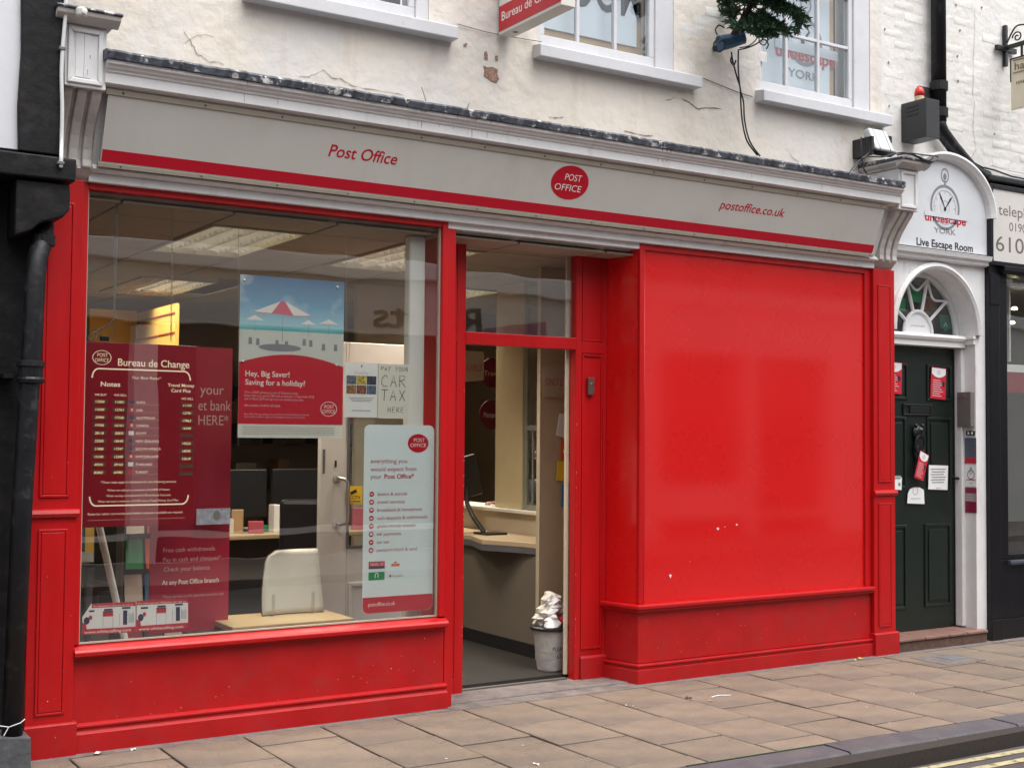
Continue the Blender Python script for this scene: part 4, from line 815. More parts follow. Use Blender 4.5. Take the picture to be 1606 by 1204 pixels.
# ------------------------------------------------------------------ small fir tree on its wall bracket
tr = thing('fir_tree', 'small fir tree fixed on the wall above the shop with blue taped base', 'tree', (5.68, -.02, 4.1))
T0 = Vector((5.66, -.02, 4.15)); T1 = Vector((5.74, -.80, 4.95))
part('trunk', MB().tube([T0, T0.lerp(T1, .5), T1], .022, 8, .006), M_bark, tr)
nd = MB(); rr = random.Random(3)
def needle(p, d, L_, w_=.006):
    s_ = d.cross(Vector((rr.uniform(-1, 1), rr.uniform(-1, 1), rr.uniform(-1, 1)))).normalized()*w_; e = p+d*L_
    nd.add([p+s_*.5, p+d*L_*.5+s_, e, p+d*L_*.5-s_], [(0, 1, 2, 3)])
brn = MB()
def branch(p, d, L_, lvl):
    n = max(4, int(L_/.04)); q = p.copy(); dd = d.copy(); pts = [q.copy()]
    for i in range(n):
        dd = (dd+Vector((rr.uniform(-.12, .12), rr.uniform(-.12, .12), rr.uniform(-.14, .10)))).normalized(); q = q+dd*(L_/n); pts.append(q.copy())
        for k in range(9 if lvl else 6):
            a = Vector((rr.gauss(0, 1), rr.gauss(0, 1), rr.gauss(0, 1))).normalized(); nv = (dd*.75+a*.75).normalized(); needle(q-dd*(L_/n)*rr.random(), nv, rr.uniform(.025, .048))
        if lvl == 0 and i > 0 and i % 1 == 0:
            for sgn in (-1, 1):
                s_ = dd.cross(Vector((0, 0, 1)) if abs(dd.z) < .8 else Vector((1, 0, 0))).normalized()*sgn
                branch(q, (dd*.7+s_*.75+Vector((0, 0, rr.uniform(-.2, .2)))).normalized(), L_*.36*(1-i/n*.6), 1)
    brn.tube(pts, .006 if lvl == 0 else .0035, 5, .002)
ax_ = (T1-T0).normalized(); e1 = ax_.cross(Vector((1, 0, 0))).normalized(); e2 = ax_.cross(e1)
for k in range(32):
    t_ = .06+.9*(k/32); a = k*2.4; rad = (e1*math.cos(a)+e2*math.sin(a)).normalized()
    branch(T0.lerp(T1, t_), (rad+ax_*.35).normalized(), .27*(1-.4*t_)*rr.uniform(.8, 1.15), 0)
for k in range(9):
    branch(T0.lerp(T1, .15+.04*k), Vector((rr.uniform(.0, .5), -.8, rr.uniform(-.75, -.3))).normalized(), rr.uniform(.26, .38), 0)
for k in range(8):
    branch(T0.lerp(T1, .08+.05*k), Vector((rr.uniform(-.25, .45), -.9, rr.uniform(-.45, .0))).normalized(), rr.uniform(.22, .34), 0)
for k in range(6):
    branch(T0.lerp(T1, .02+.05*k), Vector((rr.uniform(-.7, .7), -.35, rr.uniform(.2, .6))).normalized(), rr.uniform(.16, .26), 0)
part('branches', brn, M_bark, tr, stuff=True)
part('needles', nd, M_needle, tr, stuff=True)
part('blue_taped_base', MB().tube([(5.58, .0, 4.115), (5.66, -.02, 4.14), (5.74, -.06, 4.17)], .052, 14, .045), M_bluetape, tr, smooth=False)
part('bracket_tube', MB().tube([(5.60, .075, 4.10), (5.62, .0, 4.12)], .02, 8), M_darkmetal, tr)
lp_ = MB()
def cpts(uv, Y=-.08, jit=0): return smooth([(P(u, v, Y)[0], Y+jit*math.sin(i*2), P(u, v, Y)[1]) for i, (u, v) in enumerate(uv)])
lp_.tube(cpts([(1147, 82), (1150, 100), (1157, 125), (1161, 140), (1162, 165), (1165, 195), (1172, 222), (1188, 244)]), .0055, 6)
lp_.tube(cpts([(1158, 78), (1158, 110), (1161, 140), (1166, 160), (1168, 190), (1176, 222), (1192, 245)], -.09), .0055, 6)
lp_.tube(cpts([(1127, 60), (1120, 68), (1121, 78), (1130, 81), (1137, 73), (1134, 64), (1127, 67)]), .006, 6); lp_.tube(cpts([(1125, 55), (1122, 47), (1128, 40), (1136, 44)]), .005, 6)
lp_.tube(cpts([(1160, 78), (1170, 76), (1185, 70), (1198, 62), (1205, 70), (1202, 77)], -.15), .005, 6); lp_.tube(cpts([(1190, 58), (1192, 68), (1199, 71), (1205, 63), (1214, 57)], -.15), .004, 6)
lp_.tube(cpts([(1160, 75), (1175, 72), (1187, 60), (1180, 52)], -.15), .004, 6); lp_.tube(cpts([(1148, 88), (1146, 96), (1151, 102), (1154, 95)]), .006, 6)
part('cable', lp_, M_cable, tr)

# ------------------------------------------------------------------ interior room
room = struct('interior_floor', MB().box(1.38, 7.0, .36, 6.3, -.05, .03), M_infloor)
struct('interior_floor', MB().box(1.38, 3.54, .08, .3595, -.05, .03), M_infloor)
struct('interior_wall', MB().box(1.30, 1.38, .09, 6.3, -.05, 2.76), M_inwall); struct('interior_wall', MB().box(1.38, 7.0, 6.3, 6.36, -.05, 2.76), M_inwall)
struct('interior_wall', MB().box(6.92, 7.0, .09, 6.3, -.05, 2.76), M_inwall); struct('interior_wall', MB().box(4.905, 6.9, .33, .40, -.05, 2.66), M_inwall)
CZ = 2.662
cl = struct('interior_ceiling', MB().box(1.38, 6.92, .042, 6.3, CZ+.125, CZ+.14), M_tbar)
FX = [(2.30, 2.875, .40, 1.57, 'nearest the shop window'), (2.66, 3.235, 2.97, 4.14, 'at the back over the yellow wall'), (3.48, 4.055, .42, 1.59, 'behind the pale post'), (4.72, 5.29, 2.2, 3.37, 'beyond the counter')]
ty = [.045, .42, 1.0, 1.59, 2.2, 2.78, 3.37, 3.96, 4.55, 5.15, 6.25]
tx_ = [1.40, 1.72, 2.30, 2.885, 3.475, 4.06, 4.70, 5.29, 5.88, 6.47, 6.9]
for i in range(len(tx_)-1):
    for j in range(len(ty)-1):
        a, b, c, d = tx_[i], tx_[i+1], ty[j], ty[j+1]
        if any(a < (f[0]+f[1])/2 < b and f[2]-.05 < (c+d)/2 < f[3]+.05 for f in FX): continue
        part('ceiling_tile', MB().box(a+.009, b-.009, c+.009, d-.009, CZ, CZ+.0115), M_inceil, cl)
fx0 = None
for n_f, (a, b, c, d, wh) in enumerate(FX):
    loc = ((a+b)/2, (c+d)/2, CZ)
    if fx0 is None:
        t = thing('ceiling_light', 'silver louvred ceiling light '+wh, 'ceiling light', loc, 'louvred fluorescent ceiling lights in the shop')
        w_, l_ = (b-a), (d-c)
        fr = MB().box(a, b, c, c+.02, CZ-.012, CZ+.06).box(a, b, d-.02, d, CZ-.012, CZ+.06).box(a, a+.02, c+.02, d-.02, CZ-.012, CZ+.06).box(b-.02, b, c+.02, d-.02, CZ-.012, CZ+.06)
        part('frame', fr, M_fixture, t)
        lo = MB(); nx, ny = 4, 13
        for i in range(1, nx):
            x = a+w_*i/nx; lo.prism([(x-.012, CZ+.05), (x-.002, CZ-.006), (x+.002, CZ-.006), (x+.012, CZ+.05)], c+.02, d-.02, 'y')
        for j in range(1, ny):
            y = c+l_*j/ny
            for i in range(nx):
                xa, xb = a+w_*i/nx+.008, a+w_*(i+1)/nx-.008; N_ = 6
                for k in range(N_):          # every cross blade sags a little in its middle
                    u0, u1 = k/N_, (k+1)/N_; h0 = .018*math.sin(math.pi*u0); h1 = .018*math.sin(math.pi*u1); x0_, x1_ = xa+(xb-xa)*u0, xa+(xb-xa)*u1
                    lo.add([(x0_, y-.006, CZ+.05), (x0_, y, CZ-.004+h0), (x0_, y+.006, CZ+.05), (x1_, y-.006, CZ+.05), (x1_, y, CZ-.004+h1), (x1_, y+.006, CZ+.05)], [(0, 1, 4, 3), (1, 2, 5, 4)])
        part('louvre', lo, M_louvre, t)
        part('reflector', MB().box(a+.02, b-.02, c+.02, d-.02, CZ+.10, CZ+.11), M_louvre, t)
        for i in range(4):
            x = a+w_*(i+.5)/4; part('tube', MB().tube([(x, c+.04, CZ+.075), (x, d-.04, CZ+.075)], .010, 8), M_tube, t)
        al_ = bpy.data.lights.new('lamp_glow', 'AREA'); al_.shape = 'RECTANGLE'; al_.size = .5; al_.size_y = 1.1; al_.energy = 13; al_.spread = math.radians(115); al_.color = (1, .88, .72)
        ao = bpy.data.objects.new('lamp_glow', al_); COL.objects.link(ao); ao.parent = t; ao.location = (0, 0, -.014)     # what the louvre throws down
        fx0 = t
    else:
        t = fx0.copy(); COL.objects.link(t); t.location = loc; t['label'] = 'silver louvred ceiling light '+wh
        for ch in list(fx0.children):
            q = ch.copy(); COL.objects.link(q); q.parent = t
# the ceiling slab must have gaps above the lights: tubes sit in boxes above it
# yellow display wall at the back
yw = thing('yellow_display_wall', 'bright yellow slatted display wall at the back of the shop', 'display wall', (2.9, 4.6, 0))
part('plain_board', MB().box(2.70, 3.10, 4.6, 4.65, .4, 2.56), M_yellow, yw)
part('slat_board', MB().box(3.10, 3.13, 3.55, 4.6, .4, 2.54), M_yellow, yw)
for k in range(10): part('groove', MB().box(3.095, 3.101, 3.56, 4.59, 2.46-k*.155, 2.472-k*.155), M_slot, yw)
part('grey_end', MB().box(2.45, 2.70, 4.58, 4.66, .4, 2.45), M_greyplastic, yw)
# pale post, white inner door
ip = solo('pale_post', MB().box(P(643, 400, .12)[0], P(668, 400, .12)[0], .12, .19, .03, CZ-.003), M_pillar, 'pale grey upright post behind the shop window', 'post', (3.45, .15, 0), bev=.012)
idr = thing('inner_door', 'white inner door with steel pull handle behind the shop window', 'door', (3.7, 1.0, .03))
dx0, dx1 = 3.225, 4.12
part('leaf', MB().box(dx0, 3.405, 1.0, 1.05, .03, 2.10).box(3.405, dx1, 1.0, 1.05, 1.965, 2.10).box(3.405, dx1, 1.0, 1.05, .03, .82).box(3.98, dx1, 1.0, 1.05, .82, 1.965), M_upvc, idr, .004)
part('glazing_trim', MB().frame(3.403, 3.982, .815, 1.97, .014, .992, 1.001), M_greyplastic, idr)
part('pane', MB().box(3.405, 3.98, 1.02, 1.026, .82, 1.965), G_pane, idr)
part('lower_panel', MB().frame(3.42, 4.0, .12, .60, .025, .990, .9995), M_upvc, idr, .004)
part('pull_handle', MB().tube([(3.335, .998, 1.252), (3.335, .95, 1.252), (3.36, .935, 1.245), (3.38, .93, 1.22), (3.382, .93, 1.0), (3.375, .935, .975), (3.345, .95, .965), (3.34, .998, .965)], .011, 10), M_steel, idr, smooth=True)
for z in (1.252, .965): part('handle_rose', MB().lathe((3.337, .999, z), [(.030, 0), (.030, .006), (.012, .012)], 16, ax=(0, -1, 0)), M_steel, idr)
part('lock', MB().box(3.318, 3.330, .995, .9998, 1.32, 1.36), M_ink, idr); part('latch_plate', MB().box(3.236, 3.252, .995, .9998, 1.28, 1.43), M_greyplastic, idr)
c1, c2 = P(545, 762, .985), P(568, 789, .985)
cc = thing('cctv_sign', 'small yellow CCTV sign on the inner door glass', 'sign', (c1[0], .985, c2[1]))
part('card', MB().box(c1[0], c2[0], .985, .987, c2[1], c1[1]), M_yellowp, cc)
part('print', MB().text('CCTV', ((c1[0]+c2[0])/2, .9845, c2[1]+.027), .022, .078, al='c', bold=.02).box(c1[0]+.02, c1[0]+.065, .984, .9848, c1[1]-.048, c1[1]-.028, Matrix.Rotation(math.radians(-25), 3, 'Y')).box(c1[0]+.012, c2[0]-.012, .984, .9848, c2[1]+.010, c2[1]+.016), M_ink, cc)
# partition wall behind, so the view is closed
struct('interior_wall', MB().box(4.12, 4.72, 2.4, 2.45, .03, CZ-.003), M_inwall)
# dim office clutter behind the window
def desk(x0, x1, y0, y1, z, label, m=M_wood, cat='desk'):
    t = thing('desk', label, cat, ((x0+x1)/2, (y0+y1)/2, .03)); part('top', MB().box(x0, x1, y0, y1, z-.03, z), m, t, .004)
    for a, b in ((x0+.03, y0+.03), (x1-.07, y0+.03), (x0+.03, y1-.07), (x1-.07, y1-.07)): part('leg', MB().box(a, a+.04, b, b+.04, .03, z-.03), M_greyplastic, t)
    return t
desk(2.34, 3.03, .085, .52, .522, 'low pale wood table top just inside the shop window')
desk(2.5, 4.0, 1.7, 2.4, .86, 'pale wood desk further back behind the curved white screen')
# curved white screen on the table
cs = thing('leaflet_stand', 'curved white plastic stand with clear clips on the table in the window', 'stand', (2.77, .4, .522))
b = MB(); rows = []
X0, X1 = P(413, 985, .35)[0], P(503, 985, .35)[0]
for j in range(13):
    v = j/12; zc = .527+.343*v; off = .045*math.sin(v*1.5)*1.0; xl = X0+.004+(.055*v*v+.01*v); rr_ = .02
    if v > .85: xl += .05*((v-.85)/.15)**2
    rows.append([(xl+(X1+.03-xl)*k/8, .38+.10*v+.02*math.sin(math.pi*k/8), zc) for k in range(9)])
vs = [p for r in rows for p in r]; fs = [(j*9+k, j*9+k+1, j*9+k+10, j*9+k+9) for j in range(12) for k in range(8)]
o = part('curved_sheet', MB().add(vs, fs), mat('translucent_white_plastic', (.52, .50, .46), .35, .03), cs, smooth=True); sm = o.modifiers.new('thick', 'SOLIDIFY'); sm.thickness = .006
part('rim', MB().tube([rows[j][0] for j in range(13)]+[rows[12][k] for k in range(1, 9)], .004, 6).tube([rows[0][k] for k in range(9)], .004, 6), mat('brown_edge', (.12, .07, .05), .4, 0), cs)
for x in (X0+.055, X1-.05): part('clip', MB().box(x-.010, x+.010, .345, .352, .523, .645).box(x-.010, x+.010, .352, .40, .523, .53), G_acryl, cs, .004)
def office_chair(x, y, rz, label):
    t = thing('office_chair', label, 'chair', (x, y, .03)); R_ = Matrix.Rotation(rz, 3, 'Z'); c = Vector((x, y, .03))
    def tb(x0, x1, y0, y1, z0, z1):
        m_ = MB().box(x0, x1, y0, y1, z0, z1); m_.v = [tuple(c+R_ @ Vector(v)) for v in m_.v]; return m_
    part('seat', tb(-.24, .24, -.24, .24, .45, .53), M_blackplastic, t, .03); part('backrest', tb(-.22, .22, .22, .29, .60, 1.08), M_blackplastic, t, .03)
    part('back_bar', tb(-.03, .03, .27, .30, .42, .7), M_blackplastic, t); part('column', tb(-.03, .03, -.03, .03, .08, .45), M_greyplastic, t)
    for k in range(5):
        a = 2*math.pi*k/5; part('foot', MB().tube([c+Vector((0, 0, .08)), c+Vector((.27*math.cos(a), .27*math.sin(a), .04))], .02, 6, .015), M_blackplastic, t)
office_chair(3.42, 1.45, 2.6, 'black office chair behind the white inner door edge'); office_chair(2.75, 2.9, .4, 'black office chair furthest back in the shop')
office_chair(2.35, 1.5, 2.0, 'black office chair behind the red floor poster')
for (x, y, z, label) in ((3.05, 2.0, .86, 'black computer screen on the back desk'), (3.55, 2.05, .86, 'second dark computer screen near the inner door')):
    t = thing('monitor', label, 'monitor', (x, y, z)); part('screen', MB().box(x-.22, x+.22, y, y+.04, z+.10, z+.42), M_blackplastic, t, .006); part('stand', MB().box(x-.02, x+.02, y+.02, y+.05, z+.01, z+.2).box(x-.1, x+.1, y-.04, y+.1, z, z+.012), M_blackplastic, t)
rd = random.Random(9)
for k in range(16):
    x = 2.55+.09*k+rd.uniform(-.02, .02); y = rd.uniform(1.76, 1.92); h_ = rd.uniform(.03, .20); w_ = rd.uniform(.05, .11)
    m_ = [M_paper, M_orange, M_greyplastic, M_bluep, M_paperwarm, M_brownboard, M_redsoft, M_greenp][k % 8]; nm_ = ['white', 'orange', 'grey', 'blue', 'cream', 'brown', 'red', 'green'][k % 8]
    solo('desk_item', MB().box(x, x+w_, y, y+.08, .861, .861+h_, Matrix.Rotation(rd.uniform(-.5, .5), 3, 'Z')), m_, ('left hand ' if k < 8 else 'right hand ')+nm_+' desk item among papers on the back desk', 'desk item', (x, y, .861), 'odds and ends on the back desk', bev=.003)
# wall shelves with boxes at the back
sh = thing('shelving', 'dark shelving with boxes along the back wall', 'shelf', (3.9, 5.9, .03))
for z in (.5, .95, 1.4, 1.85): part('shelf_board', MB().box(3.2, 6.6, 5.85, 6.25, z, z+.02), M_brownp, sh)
cols_ = [M_orange, M_brownp, M_paperwarm, M_greyplastic, M_greenp, M_bluep, M_paperwarm, M_brownboard]
for i in range(34):
    z = (.52, .97, 1.42, 1.87)[i % 4]; x = 3.25+(i//4)*.4+random.uniform(0, .08); w_ = random.uniform(.12, .28); h_ = random.uniform(.12, .34)
    solo('storage_box', MB().box(x, x+w_, 5.88, 6.15, z, z+h_), random.choice(cols_), ['dark narrow', 'tan', 'plain', 'squat'][i//9]+' storage box on the '+['lowest', 'second', 'third', 'top'][i % 4]+' board of the dim back shelving', 'box', (x, 6, z), 'boxes on the back shelves')
# leaflet rack on the left
rk = thing('leaflet_rack', 'rack of coloured leaflets behind the exchange rate board', 'rack', (2.1, 1.0, .03))
for j in range(5):
    for i in range(3):
        x = 2.03+i*.115; z = .35+j*.2
        part('leaflet', MB().box(x, x+.10, .98+.0*j, .99, z, z+.17, Matrix.Rotation(math.radians(-12), 3, 'X')), cols_[(i*3+j*2) % 7] if (i+j) % 4 else M_redsoft, rk)
part('rack_frame', MB().box(2.01, 2.02, .97, 1.1, .03, 1.4).box(2.38, 2.39, .97, 1.1, .03, 1.4).box(2.02, 2.38, 1.04, 1.05, .03, 1.4), M_greyplastic, rk)
solo('leaning_pole', MB().tube([(P(155, 822, .5)[0], .5, P(155, 822, .5)[1]), (P(197, 1008, .4)[0], .4, P(197, 1008, .4)[1])], .019, 10), M_pillar, 'slanting white pole behind the lower left of the window', 'pole', (1.85, .45, .5))
# tables of the left dark area
desk(1.45, 2.2, 1.6, 2.3, .74, 'dark desk at the left wall of the shop', M_greyplastic)

# counter seen through the doorway
ct = thing('post_office_counter', 'long counter with cream top seen through the open doorway', 'counter', (5.0, 1.5, .03))
part('front_panel', MB().box(4.755, 4.80, .868, 3.4, .12, .76), mat('grey_brown_panel', (.13, .11, .085), .6, .04), ct)
part('skirting', MB().box(4.752, 4.80, .868, 3.4, .03, .12), M_blackplastic, ct)
part('worktop', MB().prism([(4.755, .868), (4.725, 1.05), (4.60, 1.35), (4.72, 1.7), (4.73, 3.4), (5.12, 3.4), (5.12, .868)], .765, .80, 'z'), mat('cream_laminate', (.42, .33, .21), .45, .04), ct, .004)
part('worktop_edge', MB().prism([(4.7545, .8675), (4.7245, 1.05), (4.599, 1.35), (4.719, 1.7), (4.7295, 3.4), (4.80, 3.4), (4.80, .868)], .725, .7645, 'z'), M_greyplastic, ct)
part('upstand', MB().box(5.08, 5.12, .868, 3.4, .80, .955), M_inwall, ct); part('upper_shelf', MB().box(5.04, 5.35, .868, 3.4, .956, .98), M_paperwarm, ct, .003)
pst = solo('counter_post', MB().box(5.085, 5.115, 1.59, 1.97, .982, CZ-.003), mat('cream_yellow_post', (.50, .41, .24), .6, .04), 'cream square post rising from the counter', 'post', (5.15, 1.6, .98), bev=.004)
gsn = thing('counter_screen', 'framed glass security screen on the counter', 'screen', (5.2, 1.1, .98))
part('frame', MB().box(5.095, 5.12, 1.545, 1.588, .982, 2.5).box(5.095, 5.12, .87, .91, .982, 2.5).box(5.095, 5.12, .91, 1.545, .982, 1.02).box(5.095, 5.12, .91, 1.545, 1.56, 1.60).box(5.095, 5.12, .91, 1.545, 2.46, 2.50).box(5.10, 5.115, 1.47, 1.485, 1.02, 1.56), mat('grey_green_frame', (.22, .23, .19), .5, .05), gsn, .003)
part('glass', MB().box(5.105, 5.109, .91, 1.545, 1.02, 2.46), G_pane, gsn)
cab = thing('partition_panel', 'tall beige partition panel inside the doorway on the right', 'panel', (5.0, .86, .03))
part('board', MB().box(4.742, 5.6, .83, .866, .03, CZ-.003), mat('beige_partition', (.43, .34, .22), .6, .04), cab, .003)
part('edge_trim', MB().box(4.734, 4.7415, .828, .867, .03, CZ-.003), M_inwall, cab)
mn = thing('card_screen', 'black angled screen on a curved stand on the counter', 'screen', (4.75, 1.6, .8))
part('screen', MB().box(4.55, 4.97, 2.0, 2.05, 1.03, 1.34, Matrix.Rotation(math.radians(-14), 3, 'Y')), M_blackplastic, mn, .008)
part('stand', MB().tube([(4.86, 2.0, 1.12), (4.80, 1.90, 1.02), (4.80, 1.80, .92), (4.84, 1.72, .82)], .018, 8).box(4.80, 4.98, 1.62, 1.80, .80, .815), M_blackplastic, mn)
part('clip_bar', MB().tube([(4.60, 1.96, 1.14), (4.76, 1.96, 1.14), (4.77, 1.96, 1.18)], .004, 5), M_steel, mn)
# a clerk seated behind the security screen, only a sliver shows past the partition
pe = thing('person', 'person in dark clothes sitting behind the counter screen, mostly hidden by the beige panel', 'person', (5.62, 2.0, .03))
def skin(name, verts, edges, rad, m, parent, lv=2):
    me = bpy.data.meshes.new(name); o0 = ORG[parent.name]; me.from_pydata([Vector(v)-o0 for v in verts], edges, []); me.materials.append(m)
    o = bpy.data.objects.new(name, me); COL.objects.link(o); o.parent = parent
    md = o.modifiers.new('skin', 'SKIN'); md.use_smooth_shade = True
    for d, r_ in zip(me.skin_vertices[0].data, rad): d.radius = r_ if isinstance(r_, tuple) else (r_, r_)
    me.skin_vertices[0].data[0].use_root = True
    sb = o.modifiers.new('sub', 'SUBSURF'); sb.levels = lv; sb.render_levels = lv; return o
bx, by = 5.66, 2.05
M_skin = mat('skin', (.42, .24, .17), .5, .05); M_cloth = mat('dark_jumper', (.03, .032, .04), .9, .1); M_hair = mat('dark_brown_hair', (.03, .02, .012), .6, .2)
skin('body', [(bx, by, .56), (bx, by, .75), (bx-.02, by, .95), (bx-.03, by, 1.12), (bx-.04, by, 1.20), (bx-.05, by, 1.28), (bx-.07, by, 1.40), (bx-.06, by-.17, 1.12), (bx-.10, by-.22, .88), (bx-.32, by-.16, .99), (bx-.40, by-.13, 1.0), (bx-.06, by+.17, 1.12), (bx-.10, by+.22, .88), (bx-.32, by+.16, .99), (bx-.40, by+.12, 1.0), (bx-.22, by-.09, .56), (bx-.42, by-.10, .55), (bx-.42, by-.10, .12), (bx-.22, by+.09, .56), (bx-.42, by+.10, .55), (bx-.42, by+.10, .12)],
     [(0, 1), (1, 2), (2, 3), (3, 4), (4, 5), (5, 6), (3, 7), (7, 8), (8, 9), (9, 10), (3, 11), (11, 12), (12, 13), (13, 14), (0, 15), (15, 16), (16, 17), (0, 18), (18, 19), (19, 20)],
     [(.15, .12), (.14, .11), (.15, .11), (.13, .10), .055, .05, (.09, .075), .06, .045, .032, .022, .06, .045, .032, .022, .085, .065, .045, .085, .065, .045], M_skin, pe)
skin('jumper', [(bx, by, .60), (bx, by, .78), (bx-.02, by, .96), (bx-.03, by, 1.12), (bx-.035, by, 1.17), (bx-.06, by-.17, 1.12), (bx-.10, by-.22, .88), (bx-.27, by-.18, .97), (bx-.06, by+.17, 1.12), (bx-.10, by+.22, .88), (bx-.27, by+.18, .97)], [(0, 1), (1, 2), (2, 3), (3, 4), (3, 5), (5, 6), (6, 7), (3, 8), (8, 9), (9, 10)],
     [(.17, .14), (.16, .13), (.17, .125), (.15, .115), .075, .078, .06, .045, .078, .06, .045], M_cloth, pe)
skin('trousers', [(bx+.02, by, .52), (bx-.24, by-.09, .56), (bx-.43, by-.10, .55), (bx-.43, by-.10, .12), (bx-.24, by+.09, .56), (bx-.43, by+.10, .55), (bx-.43, by+.10, .12)], [(0, 1), (1, 2), (2, 3), (0, 4), (4, 5), (5, 6)], [(.17, .13), .10, .08, .06, .10, .08, .06], M_cloth, pe)
part('face', MB().lathe((bx-.148, by, 1.385), [(.014, -.02), (.018, -.012), (.008, .02)], 8).tube([(bx-.150, by-.02, 1.345), (bx-.150, by+.02, 1.345)], .005, 6), M_skin, pe, smooth=True)
for sg_ in (-1, 1): part('eye', MB().lathe((bx-.140, by+.03*sg_, 1.415), [(.002, -.008), (.009, 0), (.002, .008)], 8), M_ink, pe)
skin('hair', [(bx-.02, by, 1.36), (bx-.035, by, 1.44), (bx-.05, by, 1.465)], [(0, 1), (1, 2)], [(.085, .082), (.098, .09), (.07, .07)], M_hair, pe)
for sg_ in (-1, 1):
    hx_, hy_, hz_ = bx-.42, by+.125*sg_, 1.0
    vs_ = [(bx-.38, hy_, 1.0), (hx_-.02, hy_, hz_)]; es_ = [(0, 1)]; rd_ = [.022, (.034, .016)]
    for f_i, (dy_, ln) in enumerate(((-.026, .055), (-.009, .065), (.009, .06), (.026, .048))):
        b0 = len(vs_); vs_ += [(hx_-.05, hy_+dy_, hz_), (hx_-.05-ln*.5, hy_+dy_*1.15, hz_+.004), (hx_-.05-ln, hy_+dy_*1.2, hz_-.012)]; es_ += [(1, b0), (b0, b0+1), (b0+1, b0+2)]; rd_ += [.009, .0085, .007]
    b0 = len(vs_); vs_ += [(hx_-.02, hy_-.04*sg_, hz_), (hx_-.055, hy_-.055*sg_, hz_-.005)]; es_ += [(1, b0), (b0, b0+1)]; rd_ += [.010, .008]
    skin('hand', vs_, es_, rd_, M_skin, pe, 1)
office = thing('office_chair', 'black office chair under the seated person behind the counter', 'chair', (5.70, 2.05, .03))
part('seat', MB().box(5.46, 5.92, 1.83, 2.27, .36, .42), M_blackplastic, office, .02); part('backrest', MB().box(5.88, 5.94, 1.85, 2.25, .48, .95), M_blackplastic, office, .02); part('column', MB().box(5.66, 5.72, 2.02, 2.08, .06, .36), M_greyplastic, office)
for k in range(5):
    a = 2*math.pi*k/5; part('foot', MB().tube([(5.69, 2.05, .08), (5.69+.27*math.cos(a), 2.05+.27*math.sin(a), .05)], .02, 6, .015), M_blackplastic, office)
# notices seen through the doorway
def notice(uv, Y, m, label, txt, h, tm, cat='notice', bold=.01):
    p = [P(u, v, Y) for u, v in uv]; x0 = min(q[0] for q in p); x1 = max(q[0] for q in p); z0 = min(q[1] for q in p); z1 = max(q[1] for q in p)
    t = thing('notice', label, cat, ((x0+x1)/2, Y, z0)); part('card', MB().prism(p, Y, Y+.003, 'y'), m, t)
    if txt: part('lettering', MB().text(txt, (x1-.02 if txt == 'AVAILABLE' else x0+.02, Y-.001, (z0+z1)/2-h/2), h, .23 if txt == 'AVAILABLE' else (.13 if txt[:4] == 'ONLY' else None), al='r' if txt == 'AVAILABLE' else 'l', bold=bold), tm, t)
    return t
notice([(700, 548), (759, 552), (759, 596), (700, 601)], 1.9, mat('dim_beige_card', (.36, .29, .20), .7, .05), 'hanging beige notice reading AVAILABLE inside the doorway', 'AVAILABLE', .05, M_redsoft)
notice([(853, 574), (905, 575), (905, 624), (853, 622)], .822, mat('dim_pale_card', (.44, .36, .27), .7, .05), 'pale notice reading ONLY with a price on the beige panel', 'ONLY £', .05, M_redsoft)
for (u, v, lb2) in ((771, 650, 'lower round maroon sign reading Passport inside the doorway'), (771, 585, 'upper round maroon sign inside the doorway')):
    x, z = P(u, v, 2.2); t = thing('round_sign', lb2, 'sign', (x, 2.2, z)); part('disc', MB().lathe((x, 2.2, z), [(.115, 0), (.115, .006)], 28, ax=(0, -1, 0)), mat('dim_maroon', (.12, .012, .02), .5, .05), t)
    part('lettering', MB().text('Passport' if v == 650 else 'Travel', (x, 2.192, z-.02), .04, .15, al='c', bold=.01), M_paleink, t)
notice([(878, 648), (893, 650), (893, 690), (872, 682)], .815, M_paper, 'white leaflet with small print hanging beside the door jamb', None, .03, M_ink)
notice([(880, 690), (893, 692), (893, 722), (879, 720)], .812, M_orange, 'red and white price flyer below the white leaflet', '£10', .03, M_paper)
notice([(875, 722), (893, 724), (893, 755), (873, 753)], .809, M_yellowp, 'green and yellow flyer beside the door jamb', None, .03, M_ink)
notice([(881, 758), (893, 759), (893, 795), (880, 794)], .806, M_bluep, 'blue flyer lowest beside the door jamb', None, .03, M_ink)
